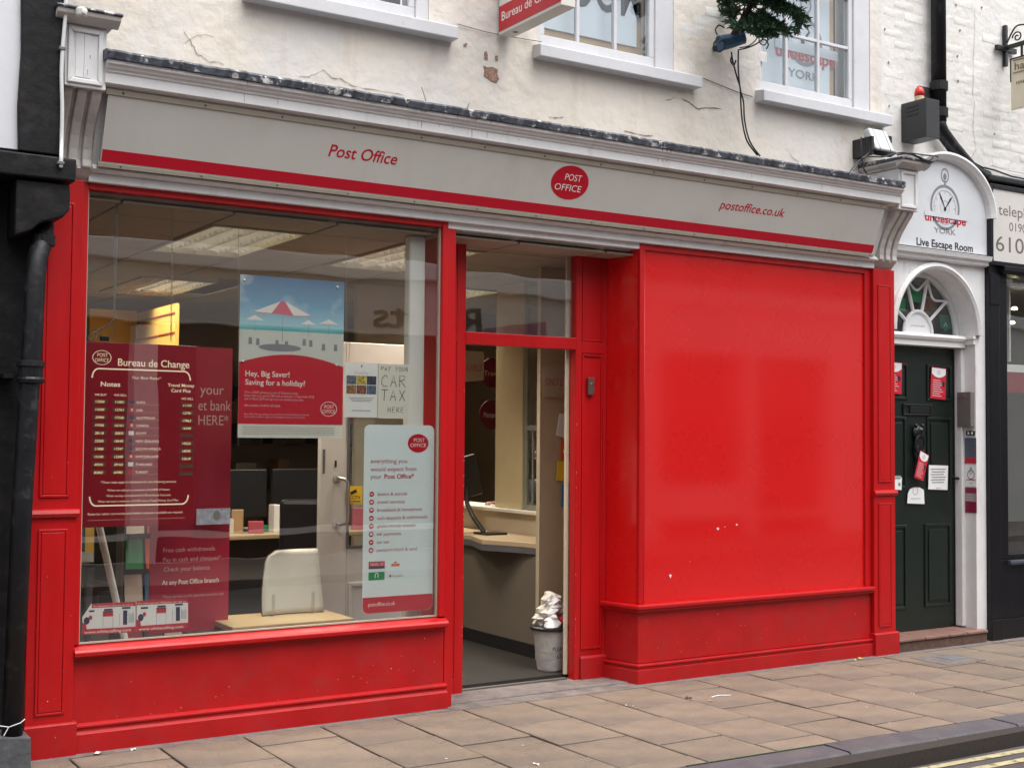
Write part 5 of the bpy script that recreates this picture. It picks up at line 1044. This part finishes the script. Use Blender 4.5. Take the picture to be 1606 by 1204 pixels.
# bin
bn = thing('waste_bin', 'overfilled waste bin lined with white bag inside the doorway', 'bin', (4.60, .50, .03))
bx_, by_ = 4.625, .52
part('bin_body', MB().lathe((bx_, by_, .03), [(.085, 0), (.088, .01), (.118, .27), (.12, .275)], 20), M_bin, bn, smooth=True)
part('rim', MB().lathe((bx_, by_, .285), [(.125, 0), (.136, .006), (.136, .02), (.122, .026)], 20), M_blackplastic, bn)
part('base', MB().lathe((bx_, by_, .026), [(.082, 0), (.082, .012)], 20), M_blackplastic, bn)
r2 = random.Random(5)
def crumple(c, r, sz, m, nm):
    me = MB(); ring = []; n = 9; vs = [(c[0], c[1], c[2]-sz)]
    for j in range(1, 6):
        ph = math.pi*j/6
        for k in range(n): q = r*(.55+.8*r2.random()); vs.append((c[0]+q*math.sin(ph)*math.cos(2*math.pi*k/n), c[1]+q*math.sin(ph)*math.sin(2*math.pi*k/n), c[2]-sz*math.cos(ph)*(.8+.4*r2.random())))
    vs.append((c[0], c[1], c[2]+sz)); fs = [(0, 1+(k+1) % n, 1+k) for k in range(n)]+[(1+j*n+k, 1+j*n+(k+1) % n, 1+(j+1)*n+(k+1) % n, 1+(j+1)*n+k) for j in range(4) for k in range(n)]+[(1+4*n+k, 1+4*n+(k+1) % n, 1+5*n) for k in range(n)]
    part(nm, me.add(vs, fs), m, bn)
for k in range(15):
    hgt = (k//3)/4; a_ = k*2.1; rr_ = .075*(1-hgt*.75)
    crumple((bx_+.01*hgt+rr_*math.cos(a_), by_+rr_*math.sin(a_), .315+.16*hgt), r2.uniform(.040, .058), r2.uniform(.038, .055), (M_bin, M_paper, M_paperwarm)[(k*2) % 3], 'crumpled_paper')
crumple((bx_+.035, by_-.07, .345), .035, .03, M_redink, 'crumpled_wrapper')
part('lettering', MB().text('PLEASE', (bx_-.07, by_-.125, .17), .025, .10, bold=.01).text('USE', (bx_-.03, by_-.118, .12), .025, .055, bold=.01), M_ink, bn)

# ------------------------------------------------------------------ posters and signs in the shop window
def rect_sign(name, label, cat, x0, x1, z0, z1, y, th, m, group=None, bev=0):
    t = thing(name, label, cat, ((x0+x1)/2, y, z0), group); part('panel', MB().box(x0, x1, y, y+th, z0, z1), m, t, bev); return t
# exchange rate board
x0, x1, z0, z1 = 1.556, 2.120, 1.06, 1.968; Y = .075; W = x1-x0; H = z1-z0
rb = rect_sign('exchange_rate_board', 'maroon exchange rate board titled Bureau de Change hanging in the window', 'rate board', x0, x1, z0, z1, Y, .03, M_maroon, None, .002)
def B(a, c, d=.001): return (x0+a*W, Y-d, z1-c*H)
part('title', MB().text('Bureau de Change', B(.295, .125), .037, .36, bold=.006), M_creamink, rb)
part('logo_ring', MB().disc(B(.155, .085), .046, .036, r_in=.93), M_creamink, rb)
part('logo_lettering', MB().text('POST', B(.16, .08), .018, .05, al='c').text('OFFICE', B(.155, .108), .018, .068, al='c'), M_creamink, rb)
def rail(c0, up_):
    s_ = 1 if up_ else -1; pts = [B(.075, c0+s_*.05)]+[B(.075+.055*(1-math.cos(t)), c0+s_*.05-s_*.05*math.sin(t)) for t in [math.pi/2*k/6 for k in range(7)]]
    pts += [B(.945-.055*(1-math.cos(t)), c0+s_*.05-s_*.05*math.sin(t)) for t in [math.pi/2*(6-k)/6 for k in range(7)]]
    return MB().ribbon(pts, .007)
part('cream_rail', rail(.145, True), M_creamink, rb); part('cream_rail', rail(.885, False), M_creamink, rb)
part('headings', MB().text('Our Best Rates*', B(.55, .195), .014, .145, al='c').text('Notes', B(.15, .24), .024, .095, bold=.015).text('Travel Money', B(.985, .232), .017, .138, al='r', bold=.012).text('Card Plus', B(.95, .262), .017, .10, al='r', bold=.012)
     .text('WE BUY', B(.10, .292), .011, .058, bold=.01).text('WE SELL', B(.265, .292), .011, .063, bold=.01).text('WE SELL', B(.865, .303), .011, .063, bold=.01), M_creamink, rb)
rates = [('12500', '11001', 'EURO', '11159'), ('14200', '12761', 'USA', '12781'), ('20900', '17540', 'AUSTRALIA', '17863'), ('19700', '16161', 'CANADA', '16440'), ('28118', '20835', 'EGYPT', ''), ('23200', '18640', 'NEW ZEALAND', '19222'), ('21808', '17247', 'SOUTH AFRICA', '18095'), ('15100', '12200', 'SWITZERLAND', '12618'), ('49501', '39163', 'THAILAND', ''), ('83802', '60980', 'TURKEY', '')]
led = MB(); lbk = MB(); cn = MB(); bars = MB(); fr_, fb_, fw_ = MB(), MB(), MB()
for i, (a, b_, c, d) in enumerate(rates):
    r = .330+i*.0425
    for xx, s_ in ((.10, a), (.27, b_), (.875, d)):
        rr0 = r+(.012 if xx > .8 else 0); q = B(xx-.015, rr0+.004, .0006); lbk.quad(q, (q[0]+.072, q[1], q[2]), (q[0]+.072, q[1], q[2]+.022), (q[0], q[1], q[2]+.022))
        if s_: led.text(s_, B(xx+.008, rr0, .0012), .0125, .043, shear=.15)
    q = B(.40, r+.006, .0007); bars.quad(q, (q[0]+.155, q[1], q[2]), (q[0]+.155, q[1], q[2]+.001), (q[0], q[1], q[2]+.001))
    q = B(.40, r+.003, .0009); f_ = (fb_, fr_, fb_, fr_, fw_, fb_, fb_, fr_, fw_, fr_)[i]; f_.quad(q, (q[0]+.026, q[1], q[2]), (q[0]+.026, q[1], q[2]+.020), (q[0], q[1], q[2]+.020))
    if i in (1, 3, 7): fw_.quad((q[0]+.009, q[1]-.0005, q[2]+.004), (q[0]+.018, q[1]-.0005, q[2]+.004), (q[0]+.018, q[1]-.0005, q[2]+.016), (q[0]+.009, q[1]-.0005, q[2]+.016))
    cn.text(c, B(.465, r), .0125, .0105*len(c))
part('led_windows', lbk, M_ledback, rb); part('led_digits', led, M_led, rb); part('country_names', cn, M_creamink, rb); part('row_lines', bars, M_paleink, rb)
part('red_flags', fr_, M_redsign, rb); part('blue_flags', fb_, M_navy, rb); part('white_flags', fw_, M_paper, rb)
part('small_print', MB().text('*These rates apply in this branch for the following amounts', B(.5, .765), .012, .375, al='c').text('When we sell you a minimum of £1000 of Notes', B(.5, .808), .011, .31, al='c').text('When we buy a minimum of £100 of Notes from you', B(.5, .838), .011, .32, al='c')
     .text('When we load a minimum of £100 onto a Travel Money Card Plus', B(.5, .868), .011, .40, al='c').text('Rates for other currencies and smaller amounts available on request', B(.48, .935), .012, .47, al='c'), M_creamink, rb)
b = MB()
for k in range(40): b.disc(B(.07+k*.0215, .962), .0018, .0018, n=6)
part('dotted_line', b, M_creamink, rb)
# chains and flex
ch = MB()
def chain(u0, v0, u1, v1, Y=.09):
    x, z = P(u0, v0, Y); x2, z2 = P(u1, v1, Y); n = int((z-z2)/.016)
    for k in range(n):
        t = k/n; c = Vector((x+(x2-x)*t, Y, z+(z2-z)*t)); a = Vector((1, 0, 0)) if k % 2 else Vector((0, 1, 0))
        ch.tube([c+a*.004*math.cos(q)+Vector((0, 0, .011*math.sin(q))) for q in [2*math.pi*j/8 for j in range(9)]], .0013, 4, cap=False)
chain(181, 300, 178, 536); chain(271, 318, 268, 538)
ct2 = solo('hanging_chains', ch, M_chain, 'pair of fine chains holding up the exchange rate board', 'chain', (1.9, .09, 2))
fx_ = thing('power_flex', 'thin grey flex hanging with a black plug on the rate board', 'flex', (1.7, .08, 2))
part('flex', MB().tube(smooth([(P(u, v, .10)[0], .10, P(u, v, .10)[1]) for u, v in [(184, 318), (183, 380), (181, 440), (179, 490), (174, 505), (160, 515), (145, 522), (138, 532), (148, 532), (156, 520)]]), .004, 6), M_greybox, fx_)
part('plug', MB().box(P(158, 530, .08)[0], P(172, 530, .08)[0], .08, .105, P(158, 534, .08)[1], P(158, 526, .08)[1]), M_blackplastic, fx_, .004)
# tall red poster
ap = rect_sign('red_poster', 'tall red poster about cash withdrawals standing in the window', 'poster', 1.985, 2.415, .475, 1.985, .36, .01, M_redbehind)
def at_(u, v, Y=.359): x, z = P(u, v, Y); return (x, Y, z)
def aw(u0, u1, v): return at_(u1, v)[0]-at_(u0, v)[0]
part('large_lettering', MB().text('your', at_(314, 618), .055, aw(314, 351, 618)).text('et bank', at_(311, 643), .058, aw(311, 362, 643)).text('HERE*', at_(311, 666), .055, aw(311, 358, 666)), M_paleink, ap)
part('small_lettering', MB().text('Free cash withdrawals', at_(256, 866), .024, aw(256, 337, 866)).text('Pay in cash and cheques*', at_(256, 881), .024, aw(256, 346, 880)).text('Check your balance', at_(257, 896), .024, aw(257, 329, 896)), M_paleink, ap)
part('bold_lettering', MB().text('At any Post Office branch', at_(254, 917), .025, aw(254, 343, 917), bold=.015), M_whiteink, ap)
part('tiny_lettering', MB().text('*These services are for personal accounts only', at_(254, 938), .015, aw(254, 351, 938)), M_paleink, ap)
nt = rect_sign('banknote_card', 'pale blue banknote picture card on the tall red poster', 'card', P(308, 820, .3)[0], P(361, 820, .3)[0], P(335, 822, .3)[1], P(335, 797, .3)[1], .30, .002, mat('banknote_print', (.42, .45, .55), .5, .3, 40))
b_ = MB().disc((P(340, 808, .3)[0], .2995, P(340, 808, .3)[1]), .02, .026); part('portrait_patch', b_, M_greyink, nt)
# holiday poster
hx0, hx1, hz0, hz1 = 2.338, 2.930, 1.502, 2.352; Y = .052; W = hx1-hx0; H = hz1-hz0
hp = rect_sign('holiday_poster', 'beach holiday poster with striped parasol over a red curved panel', 'poster', hx0, hx1, hz0, hz1, Y, .003, M_paperwarm)
def Hh(a, c, d=.0006): return (hx0+a*W, Y-d, hz1-c*H)
def band(a0, a1, c0, c1, d): return MB().quad(Hh(a0, c1, d), Hh(a1, c1, d), Hh(a1, c0, d), Hh(a0, c0, d))
part('sky_picture', band(0, 1, 0, .31, .0006), M_skyprint, hp); part('sea_picture', band(0, 1, .305, .335, .0008), M_sea, hp); part('sand_picture', band(0, 1, .334, .62, .0006), M_sand, hp)
arcp = [Hh(0, .915, .001), Hh(1, .915, .001)]+[Hh(1-k/20, .54-.09*math.sin(math.pi*(1-k/20)*.8+.35)+.03, .001) for k in range(21)]
part('red_curved_panel', MB().add(arcp, [tuple(range(len(arcp)))]), M_redink, hp)
uw, ur, us = MB(), MB(), MB()
def parasol(a, c, w_, h_, red=False):
    top = Hh(a, c-h_, .0011)
    if red:
        uw.add([Hh(a-w_, c, .0011), Hh(a-w_*.35, c+h_*.05, .0011), Hh(a-.02, c-h_, .0011)], [(0, 1, 2)]); ur.add([Hh(a-w_*.38, c+h_*.05, .0013), Hh(a+w_*.38, c+h_*.15, .0013), Hh(a+.02, c-h_, .0013), Hh(a-.02, c-h_, .0013)], [(0, 1, 2, 3)]); uw.add([Hh(a+w_*.38, c+h_*.15, .0011), Hh(a+w_, c+h_*.08, .0011), Hh(a+.02, c-h_, .0011)], [(0, 1, 2)])
        ur.ribbon([Hh(a-w_, c, .0014), Hh(a-w_*.38, c+h_*.06, .0014)], .003); ur.ribbon([Hh(a+w_, c+h_*.08, .0014), Hh(a+w_*.38, c+h_*.17, .0014)], .003)
    else: uw.add([Hh(a-w_, c, .0011), Hh(a+w_, c, .0011), Hh(a+w_*.4, c-h_*.6, .0011), Hh(a, c-h_, .0011), Hh(a-w_*.4, c-h_*.6, .0011)], [tuple(range(5))])
    us.ribbon([Hh(a, c, .0012), Hh(a, c+h_*2.3, .0012)], .003)
parasol(.40, .225, .28, .075, True); parasol(.14, .275, .085, .03); parasol(.65, .285, .075, .028); parasol(.85, .275, .095, .03)
us.disc(Hh(.38, .44, .0009), .12, .020)
for a, c in ((.35, .415), (.44, .42), (.10, .405), (.17, .41), (.61, .40), (.675, .405), (.80, .425), (.92, .425)): us.quad(Hh(a-.017, c+.02, .0014), Hh(a+.017, c+.02, .0014), Hh(a+.014, c-.022, .0014), Hh(a-.014, c-.022, .0014))
part('parasol_white', uw, M_umbw, hp); part('parasol_red', ur, M_umbr, hp); part('beach_chairs', us, M_shade, hp)
part('headline', MB().text('Hey, Big Saver!', Hh(.06, .622, .0016), .030, .245, bold=.012).text('Saving for a holiday?', Hh(.06, .675, .0016), .030, .335, bold=.012), M_whiteink, hp)
part('body_text', MB().text('Win a £5000 getaway to one of 10 dream prizes.', Hh(.055, .728, .0016), .013, .30).text('Enter when you save £1,000 with us between 17 September 2018', Hh(.055, .748, .0016), .013, .39).text('and 31 March 2019 and opt in to our monthly prize draw.', Hh(.055, .768, .0016), .013, .33).text('Ask a member of staff for full details.', Hh(.055, .808, .0016), .013, .20, bold=.01)
     .text('Post Office Money savings are provided by Family Building Society and', Hh(.055, .86, .0016), .010, .36).text('terms and conditions apply to all savings accounts, ask in branch.', Hh(.055, .876, .0016), .010, .34), M_paleink, hp)
part('logo_ring', MB().disc(Hh(.86, .815, .0016), .048, .040, r_in=.93), M_whiteink, hp); part('logo_lettering', MB().text('POST', Hh(.865, .812, .0016), .020, .056, al='c').text('OFFICE', Hh(.86, .842, .0016), .020, .074, al='c'), M_whiteink, hp)
b = MB()
for k in range(5): q = Hh(.04, .935+k*.011, .0008); b.quad(q, (q[0]+W*.88, q[1], q[2]), (q[0]+W*.88, q[1], q[2]+.002), (q[0], q[1], q[2]+.002))
part('fine_print', b, M_greyink, hp)
b = MB()
for a, c in ((.035, .035), (.93, .035), (.035, .535), (.93, .535)): b.lathe(Hh(a, c, .001), [(.008, 0), (.007, .004), (.002, .006)], 10, ax=(0, -1, 0))
part('suction_cap', b, M_steel, hp)
# clear poster holder wires
for u in (374, 543):
    pw = [(P(u, v, .075)[0], .075, P(u, v, .075)[1]) for v in ((345 if u == 374 else 362), 700)]
    solo('hanging_wire', MB().tube(pw, .0016, 5), M_chain, 'fine hanging wire on the '+('left' if u == 374 else 'right')+' edge of the beach poster', 'wire', pw[1], 'wires beside the beach poster')
# two A4 sheets
a4 = rect_sign('event_flyer', 'white A4 flyer with six small photos beside the beach poster', 'flyer', 2.941, 3.141, 1.617, 1.917, .055, .002, M_paper)
Yf = .0543
part('heading', MB().text('Wedding', (3.042, Yf, 1.853), .018, .085, al='c', shear=.3), M_paleink, a4); part('emblem', MB().box(3.040, 3.044, Yf, .0546, 1.890, 1.905).box(3.036, 3.048, Yf, .0546, 1.898, 1.901), M_ink, a4)
for i, m in enumerate((M_shade, M_yellowp, M_navy, M_orange, M_brownp, M_bluep)):
    a, c = i % 3, i//3; part('photo', MB().box(2.952+a*.061, 3.010+a*.061, Yf, .0546, 1.797-c*.052, 1.845-c*.052), mat('flyer_photo_%d' % i, tuple(q*1.0 for q in [(.12, .13, .16), (.42, .32, .06), (.05, .05, .07), (.25, .13, .06), (.22, .08, .05), (.10, .13, .20)][i]), .5, .9, 60), a4)
b = MB()
for k in range(3): b.box(2.965+.01*k, 3.118-.01*k, Yf, .0546, 1.722-k*.009, 1.725-k*.009)
part('text_lines', b.box(2.985, 3.10, Yf, .0546, 1.652, 1.656), M_greyink, a4)
ctx = rect_sign('car_tax_notice', 'handwritten paper notice reading PAY YOUR CAR TAX HERE', 'notice', 3.145, 3.333, 1.614, 1.916, .055, .002, M_paperwarm)
HW = {'P': [[(0, 0), (0, 1), (.7, .95), (.75, .6), (0, .5)]], 'A': [[(0, 0), (.4, 1), (.8, 0)], [(.15, .4), (.7, .38)]], 'Y': [[(0, 1), (.35, .55), (.75, 1)], [(.35, .55), (.25, 0)]], 'O': [[(.4, 1), (.05, .8), (0, .3), (.3, 0), (.7, .1), (.8, .6), (.6, .95), (.4, 1)]], 'U': [[(0, 1), (.05, .2), (.35, 0), (.65, .2), (.7, 1)]],
      'R': [[(0, 0), (0, 1), (.6, .95), (.65, .65), (0, .5)], [(.2, .5), (.8, 0)]], 'C': [[(.8, .85), (.45, 1), (.05, .7), (0, .25), (.35, 0), (.85, .05)]], 'T': [[(0, 1), (.9, 1)], [(.45, 1), (.42, 0)]], 'X': [[(0, 1), (.8, 0)], [(.75, 1), (.05, 0)]], 'H': [[(0, 1), (0, 0)], [(.65, 1), (.65, 0)], [(0, .5), (.65, .55)]], 'E': [[(.7, 1), (0, 1), (0, 0), (.7, 0)], [(0, .5), (.55, .5)]]}
b = MB()
def hand(s_, x, z, h_, adv, w_):
    for c in s_:
        if c != ' ':
            for st in HW[c]: b.ribbon([(x+p_[0]*adv*.8+p_[1]*.002, .0545, z+p_[1]*h_) for p_ in st], w_)
        x += adv
hand('PAY YOUR', 3.160, 1.877, .024, .022, .003); hand('CAR', 3.164, 1.790, .064, .056, .004); hand('TAX', 3.162, 1.712, .060, .056, .004); hand('HERE', 3.205, 1.648, .028, .027, .003)
part('handwriting', b, M_ink, ctx)
# rounded services sign
sx0, sx1, sz0, sz1 = 3.060, 3.496, .545, 1.578; Y = .046
def rpoly(x0, x1, z0, z1, r, n=6):
    out = []
    for cx, cz, a in ((x1-r, z0+r, -90), (x1-r, z1-r, 0), (x0+r, z1-r, 90), (x0+r, z0+r, 180)):
        out += [(cx+r*math.cos(math.radians(a+90*k/n)), cz+r*math.sin(math.radians(a+90*k/n))) for k in range(n+1)]
    return out
sv = thing('services_sign', 'tall pale rounded sign listing post office services at the window right', 'sign', (3.28, Y, sz0))
part('panel', MB().prism(rpoly(sx0, sx1, sz0, sz1, .035), Y, Y+.004, 'y'), M_servpanel, sv)
lo_ = [(x, min(z, sz0+.085)) for x, z in rpoly(sx0, sx1, sz0, sz1, .035)]; lo_ = [p for i, p in enumerate(lo_) if p not in lo_[:i]]
part('red_foot', MB().add([(x, Y-.0006, z) for x, z in rpoly(sx0+.001, sx1-.001, sz0+.001, sz0+.3, .035) if z < sz0+.1]+[(sx0+.001, Y-.0006, sz0+.085)], []) if False else
     MB().add([(x, Y-.0006, z) for x, z in [(sx1-.001, sz0+.088)]+[(sx0+.001, sz0+.088)]+[(sx0+.036+.035*math.cos(math.radians(180+90*k/6)), sz0+.036+.035*math.sin(math.radians(180+90*k/6))) for k in range(7)]+[(sx1-.036+.035*math.cos(math.radians(-90+90*k/6)), sz0+.036+.035*math.sin(math.radians(-90+90*k/6))) for k in range(7)]], [tuple(range(16))]), M_redsign, sv)
def S(a, c, d=.0009): return (sx0+a*(sx1-sx0), Y-d, sz1-c*(sz1-sz0))
part('round_logo', MB().disc(S(.765, .098), .066, .052), M_redsign, sv); part('logo_lettering', MB().text('POST', S(.78, .09, .0014), .021, .07, al='c').text('OFFICE', S(.765, .118, .0014), .021, .10, al='c'), M_whiteink, sv)
part('headline', MB().text('everything you', S(.09, .205), .026, .225).text('would expect from', S(.09, .248), .026, .285).text('your', S(.09, .288), .026, .068), M_redsoft, sv)
part('bold_headline', MB().text('Post Office*', S(.285, .288), .026, .185, bold=.015), M_redink, sv)
ic, tx3, wh3 = MB(), MB(), MB()
for k, (s_, w_) in enumerate((('letters & parcels', .185), ('travel services', .17), ('broadband & homephone', .28), ('cash deposits & withdrawals', .315), ('global money transfer', .245), ('bill payments', .15), ('car tax', .075), ('passport check & send', .25))):
    c = .372+k*.0425; ic.disc(S(.11, c-.003), .0145, .0145, n=20); tx3.text(s_, S(.19, c+.006), .020, w_); q = S(.11, c-.003, .0014); wh3.box(q[0]-.007, q[0]+.007, q[1], q[1]+.0004, q[2]-.003-.002*(k % 2), q[2]+.003+.002*(k % 3))
part('bullet', ic, M_redink, sv); part('service_list', tx3, M_redsoft, sv); part('bullet_mark', wh3, M_paper, sv)
q = S(.08, .765); part('red_badge', MB().box(q[0], q[0]+.098, q[1], q[1]+.0005, q[2], q[2]+.040), M_redink, sv); part('badge_foot', MB().box(q[0], q[0]+.098, q[1]-.0005, q[1], q[2], q[2]+.012), M_navy, sv)
part('badge_lettering', MB().text('TRAVEL 123', (q[0]+.008, q[1]-.0008, q[2]+.018), .014, .08), M_whiteink, sv)
q = S(.08, .825); part('green_badge', MB().box(q[0], q[0]+.098, q[1], q[1]+.0005, q[2], q[2]+.044), M_greenp, sv); part('badge_motif', MB().ribbon([(q[0]+.04, q[1]-.0006, q[2]+.012), (q[0]+.04, q[1]-.0006, q[2]+.034), (q[0]+.049, q[1]-.0006, q[2]+.039), (q[0]+.058, q[1]-.0006, q[2]+.034), (q[0]+.058, q[1]-.0006, q[2]+.012)], .005), M_whiteink, sv)
q = S(.40, .757); part('small_badge', MB().box(q[0], q[0]+.05, q[1], q[1]+.0005, q[2], q[2]+.014).disc((q[0]+.025, q[1]-.0002, q[2]+.022), .010, .004), M_orange, sv)
q = S(.37, .812); part('tiny_lettering', MB().text('MoneyGram', (q[0]+.02, q[1], q[2]), .010, .065).disc((q[0]+.006, q[1], q[2]+.005), .007, .007, n=12), M_redsoft, sv)
part('web_address', MB().text('postoffice.co.uk', S(.08, .962), .022, .165), M_whiteink, sv)
# two stickers low at left
for k, (uv, lab) in enumerate((([(140, 946.5), (213, 943), (212.6, 990.6), (128.7, 995)], 'white and red calling card sticker at the window corner with a peeled edge'), ([(214.5, 942), (295, 938), (295, 984), (214, 990)], 'white and red calling card sticker overlapping the tall red poster'))):
    Y = .038; p = [P(u, v, Y) for u, v in uv]; A, B_, C_, D_ = [Vector((q[0], 0, q[1])) for q in p]
    if k == 0: A = Vector((D_.x, 0, A.z))
    def at4(a, c, d=.0): q = A*(1-a)*(1-c)+B_*a*(1-c)+C_*a*c+D_*(1-a)*c; return (q.x, Y+.0015+d, q.z)
    t = thing('calling_card_sticker', lab, 'sticker', tuple(p[0][:1])+(Y,)+tuple(p[0][1:]), 'calling card stickers in the window corner')
    outl = [(0, .42), (.16, .0), (1, 0), (1, 1), (0, 1)] if k == 0 else [(0, 0), (1, 0), (1, 1), (0, 1)]
    part('sheet', MB().add([at4(a, c) for a, c in outl]+[at4(a, c, .001) for a, c in outl], [tuple(range(len(outl))), tuple(range(2*len(outl)-1, len(outl)-1, -1))]+[(i, i+len(outl), (i+1) % len(outl)+len(outl), (i+1) % len(outl)) for i in range(len(outl))]), M_paper, t)
    def q4(a0, a1, c0, c1, d): return [at4(a0, c1, d), at4(a1, c1, d), at4(a1, c0, d), at4(a0, c0, d)]
    rd = MB().quad(*q4(.0, 1, .82, 1, -.0004)).quad(*q4(.17 if k == 0 else 0, 1, 0, .14, -.0004)).quad(*q4(.38, .57, .30, .44, -.0007)).disc(at4(.15, .45, -.0005), .009, .011, n=14)
    rd.add([at4(0, .82, -.0005), at4(.085, .82, -.0005), at4(.07, .65, -.0005), at4(.0, .6, -.0005)], [(0, 1, 2, 3)])
    part('red_print', rd, M_redink, t)
    nvb = MB().quad(*q4(.08 if k else .12, .22, .21, .27, -.0004)).quad(*q4(.40, .56, .19, .25, -.0004)).quad(*q4(.74, .90, .16, .22, -.0004)).quad(*q4(.38, .57, .26, .31, -.0006)).quad(*q4(.38, .385, .3, .82, -.0006)).quad(*q4(.565, .57, .3, .82, -.0006)).quad(*q4(.76, .84, .27, .74, -.0006)).quad(*q4(.69, .695, .36, .76, -.0004)).disc(at4(.08, .55, -.0005), .014, .018, n=16)
    for j in range(5): nvb.quad(*q4(.87+.022*j, .877+.022*j, .35+.03*(j % 3), .68, -.0004))
    part('navy_print', nvb, M_navy, t)
    part('web_address', MB().text('www.whitecalling.com', at4(.04, .97, -.0009), .014, .225, R=(B_-A), bold=.01).text('For international calling you can rely on', at4(.2 if k == 0 else .03, .115, -.0009), .010, .19 if k == 0 else .24, R=(B_-A)), M_whiteink, t)
# red and white panels just right of the post, seen end on
solo('side_panel', MB().box(3.60, 3.80, .56, .565, 1.50, 2.45), M_redbehind, 'narrow strip of red panel between the pale post and window edge', 'poster', (3.7, .56, 1.5))
solo('side_panel', MB().box(3.62, 3.82, .57, .575, .9, 1.62), M_paper, 'narrow strip of white panel between the pale post and window edge', 'poster', (3.7, .57, .9))
# bell unit on the door frame
bl = thing('door_sensor', 'small brown metal button unit on the red door frame', 'button', (4.735, .25, 1.84))
part('body', MB().box(4.712, 4.760, .245, .262, 1.785, 1.895), mat('brown_metal', (.16, .10, .085), .45, .1, 20, metal=.5), bl, .003); part('button', MB().lathe((4.737, .245, 1.855), [(.010, 0), (.008, .003), (.002, .004)], 12, ax=(0, -1, 0)), M_steel, bl)

# ------------------------------------------------------------------ litter on the ground
def leaf(x, y, s, m, name, label, cat, z=.003):
    a = random.uniform(0, 6); c, sn = math.cos(a), math.sin(a); pts = [(-1, 0, .0), (-.4, .5, .35), (.4, .45, .1), (1, 0, .25), (.35, -.5, .0), (-.4, -.45, .3)]
    v = [(x+s*(p[0]*c-p[1]*sn), y+s*(p[0]*sn+p[1]*c), z+s*p[2]) for p in pts]+[(x, y, z+s*.15)]
    solo(name, MB().add(v, [(6, i, (i+1) % 6) for i in range(6)]), m, label, cat, (x, y, z))
leaf(6.80, -.08, .028, M_leafy, 'fallen_leaf', 'yellow curled leaf against the red plinth', 'leaf'); leaf(6.735, -.10, .018, M_paperwarm, 'paper_scrap', 'pale scrap beside the yellow leaf', 'litter')
leaf(5.79, kin(5.79)-.20, .032, M_leafy, 'fallen_leaf', 'yellow leaf lying in the gutter beside the kerb', 'leaf', -.08); leaf(4.906, -.505, .024, M_blackplastic, 'litter_scrap', 'small dark scrap on the paving before the bay', 'litter'); leaf(4.96, -.63, .016, M_leafy, 'litter_scrap', 'tiny tan scrap near the dark scrap on paving', 'litter')
leaf(3.304, -1.314, .024, M_paperwarm, 'litter_scrap', 'long pale scrap at the front paving edge', 'litter'); leaf(6.145, -1.09, .016, M_paper, 'litter_scrap', 'thin white scrap in the middle of the paving right', 'litter')
solo('paper_straw', MB().tube([(5.03, -.56, .004), (5.10, -.545, .005), (5.17, -.575, .004)], .003, 6), M_paper, 'thin white straw lying on the paving before the bay', 'straw', (5.1, -.55, 0))
for i, (x, y) in enumerate([G(1200+628/3.956, 960+589/3.956), G(1200+770/3.956, 960+688/3.956), G(820, 1169), G(993, 1107), G(982, 1106), G(700, 1190)]):
    leaf(x, y, .008, M_paper, 'litter_speck', ('white speck on the right hand paving', 'white speck near the kerb on the right', 'white speck at the front paving', 'pale speck at a joint before the doorway', 'pale speck beside its twin before the doorway', 'white speck at the bottom edge')[i], 'litter')
leaf(1.786, -.10, .022, M_paper, 'cigarette_end', 'white cigarette end below the left red plinth', 'litter'); leaf(1.62, -.09, .03, M_paperwarm, 'litter_scrap', 'pale crumpled scrap tight against the left plinth', 'litter')

# ------------------------------------------------------------------ opposite side of the street (seen in the glass and the gloss)
ob = thing('opposite_building', 'brown brick shop building across the street seen reflected in the glass', 'building', (8, -8.6, 0))
part('brick_wall', MB().box(-25, 40, -9.2, -8.6, 3.75, 6.4), M_opwall, ob)
part('cornice', MB().box(-25, 40, -9.0, -8.38, 3.52, 3.78), M_opwhite, ob, .02)
part('fascia', MB().box(-25, 11.6, -8.9, -8.5, 2.84, 3.519), M_opfascia, ob); part('fascia', MB().box(11.6, 40, -8.9, -8.5, 2.80, 3.519), M_opwhite, ob)
for a, b in ((-20, -19), (-14, -13.5), (-8, -7.4), (-2, -1.5), (4.2, 4.5), (11.4, 12.0), (13.7, 13.95), (15.5, 16.6), (20, 21), (27, 28)): part('pier', MB().box(a, b, -8.9, -8.5, 0, 2.80), M_opwhite, ob)
part('shop_window', MB().box(-25, 40, -8.85, -8.75, .36, 2.86), M_opglass, ob); part('stall_riser', MB().box(-25, 40, -8.9, -8.62, 0, .29), M_blackgloss, ob); part('sill', MB().box(-25, 40, -8.9, -8.55, .29, .355), M_opwhite, ob)
part('low_panel', MB().box(12.0, 13.7, -8.74, -8.6, .355, .80), M_opwhite, ob)
for k in range(16):
    x = -16+k*2.6; f = part('window', MB().box(x, x+1.15, -8.62, -8.55, 4.35, 6.2), M_opwhite, ob); part('pane', MB().box(x+.08, x+.54, -8.549, -8.54, 4.45, 5.2).box(x+.61, x+1.07, -8.549, -8.54, 4.45, 5.2).box(x+.08, x+.54, -8.549, -8.54, 5.3, 6.1).box(x+.61, x+1.07, -8.549, -8.54, 5.3, 6.1), M_opglass, f)
part('sign_lettering', MB().text('ts', (7.66+.13, -8.49, 2.92), .34, .52, R=(-1, 0, 0), bold=.015).text('Ra', (9.22, -8.49, 2.92), .40, .66, R=(-1, 0, 0), bold=.015), M_oplet, ob)
part('purple_panel', MB().add([(9.25, -8.488, 2.86), (10.3, -8.488, 2.86), (10.3, -8.488, 3.18), (9.25, -8.488, 3.02)], [(0, 1, 2, 3)]), M_purple, ob)
print('objects', len(bpy.data.objects))
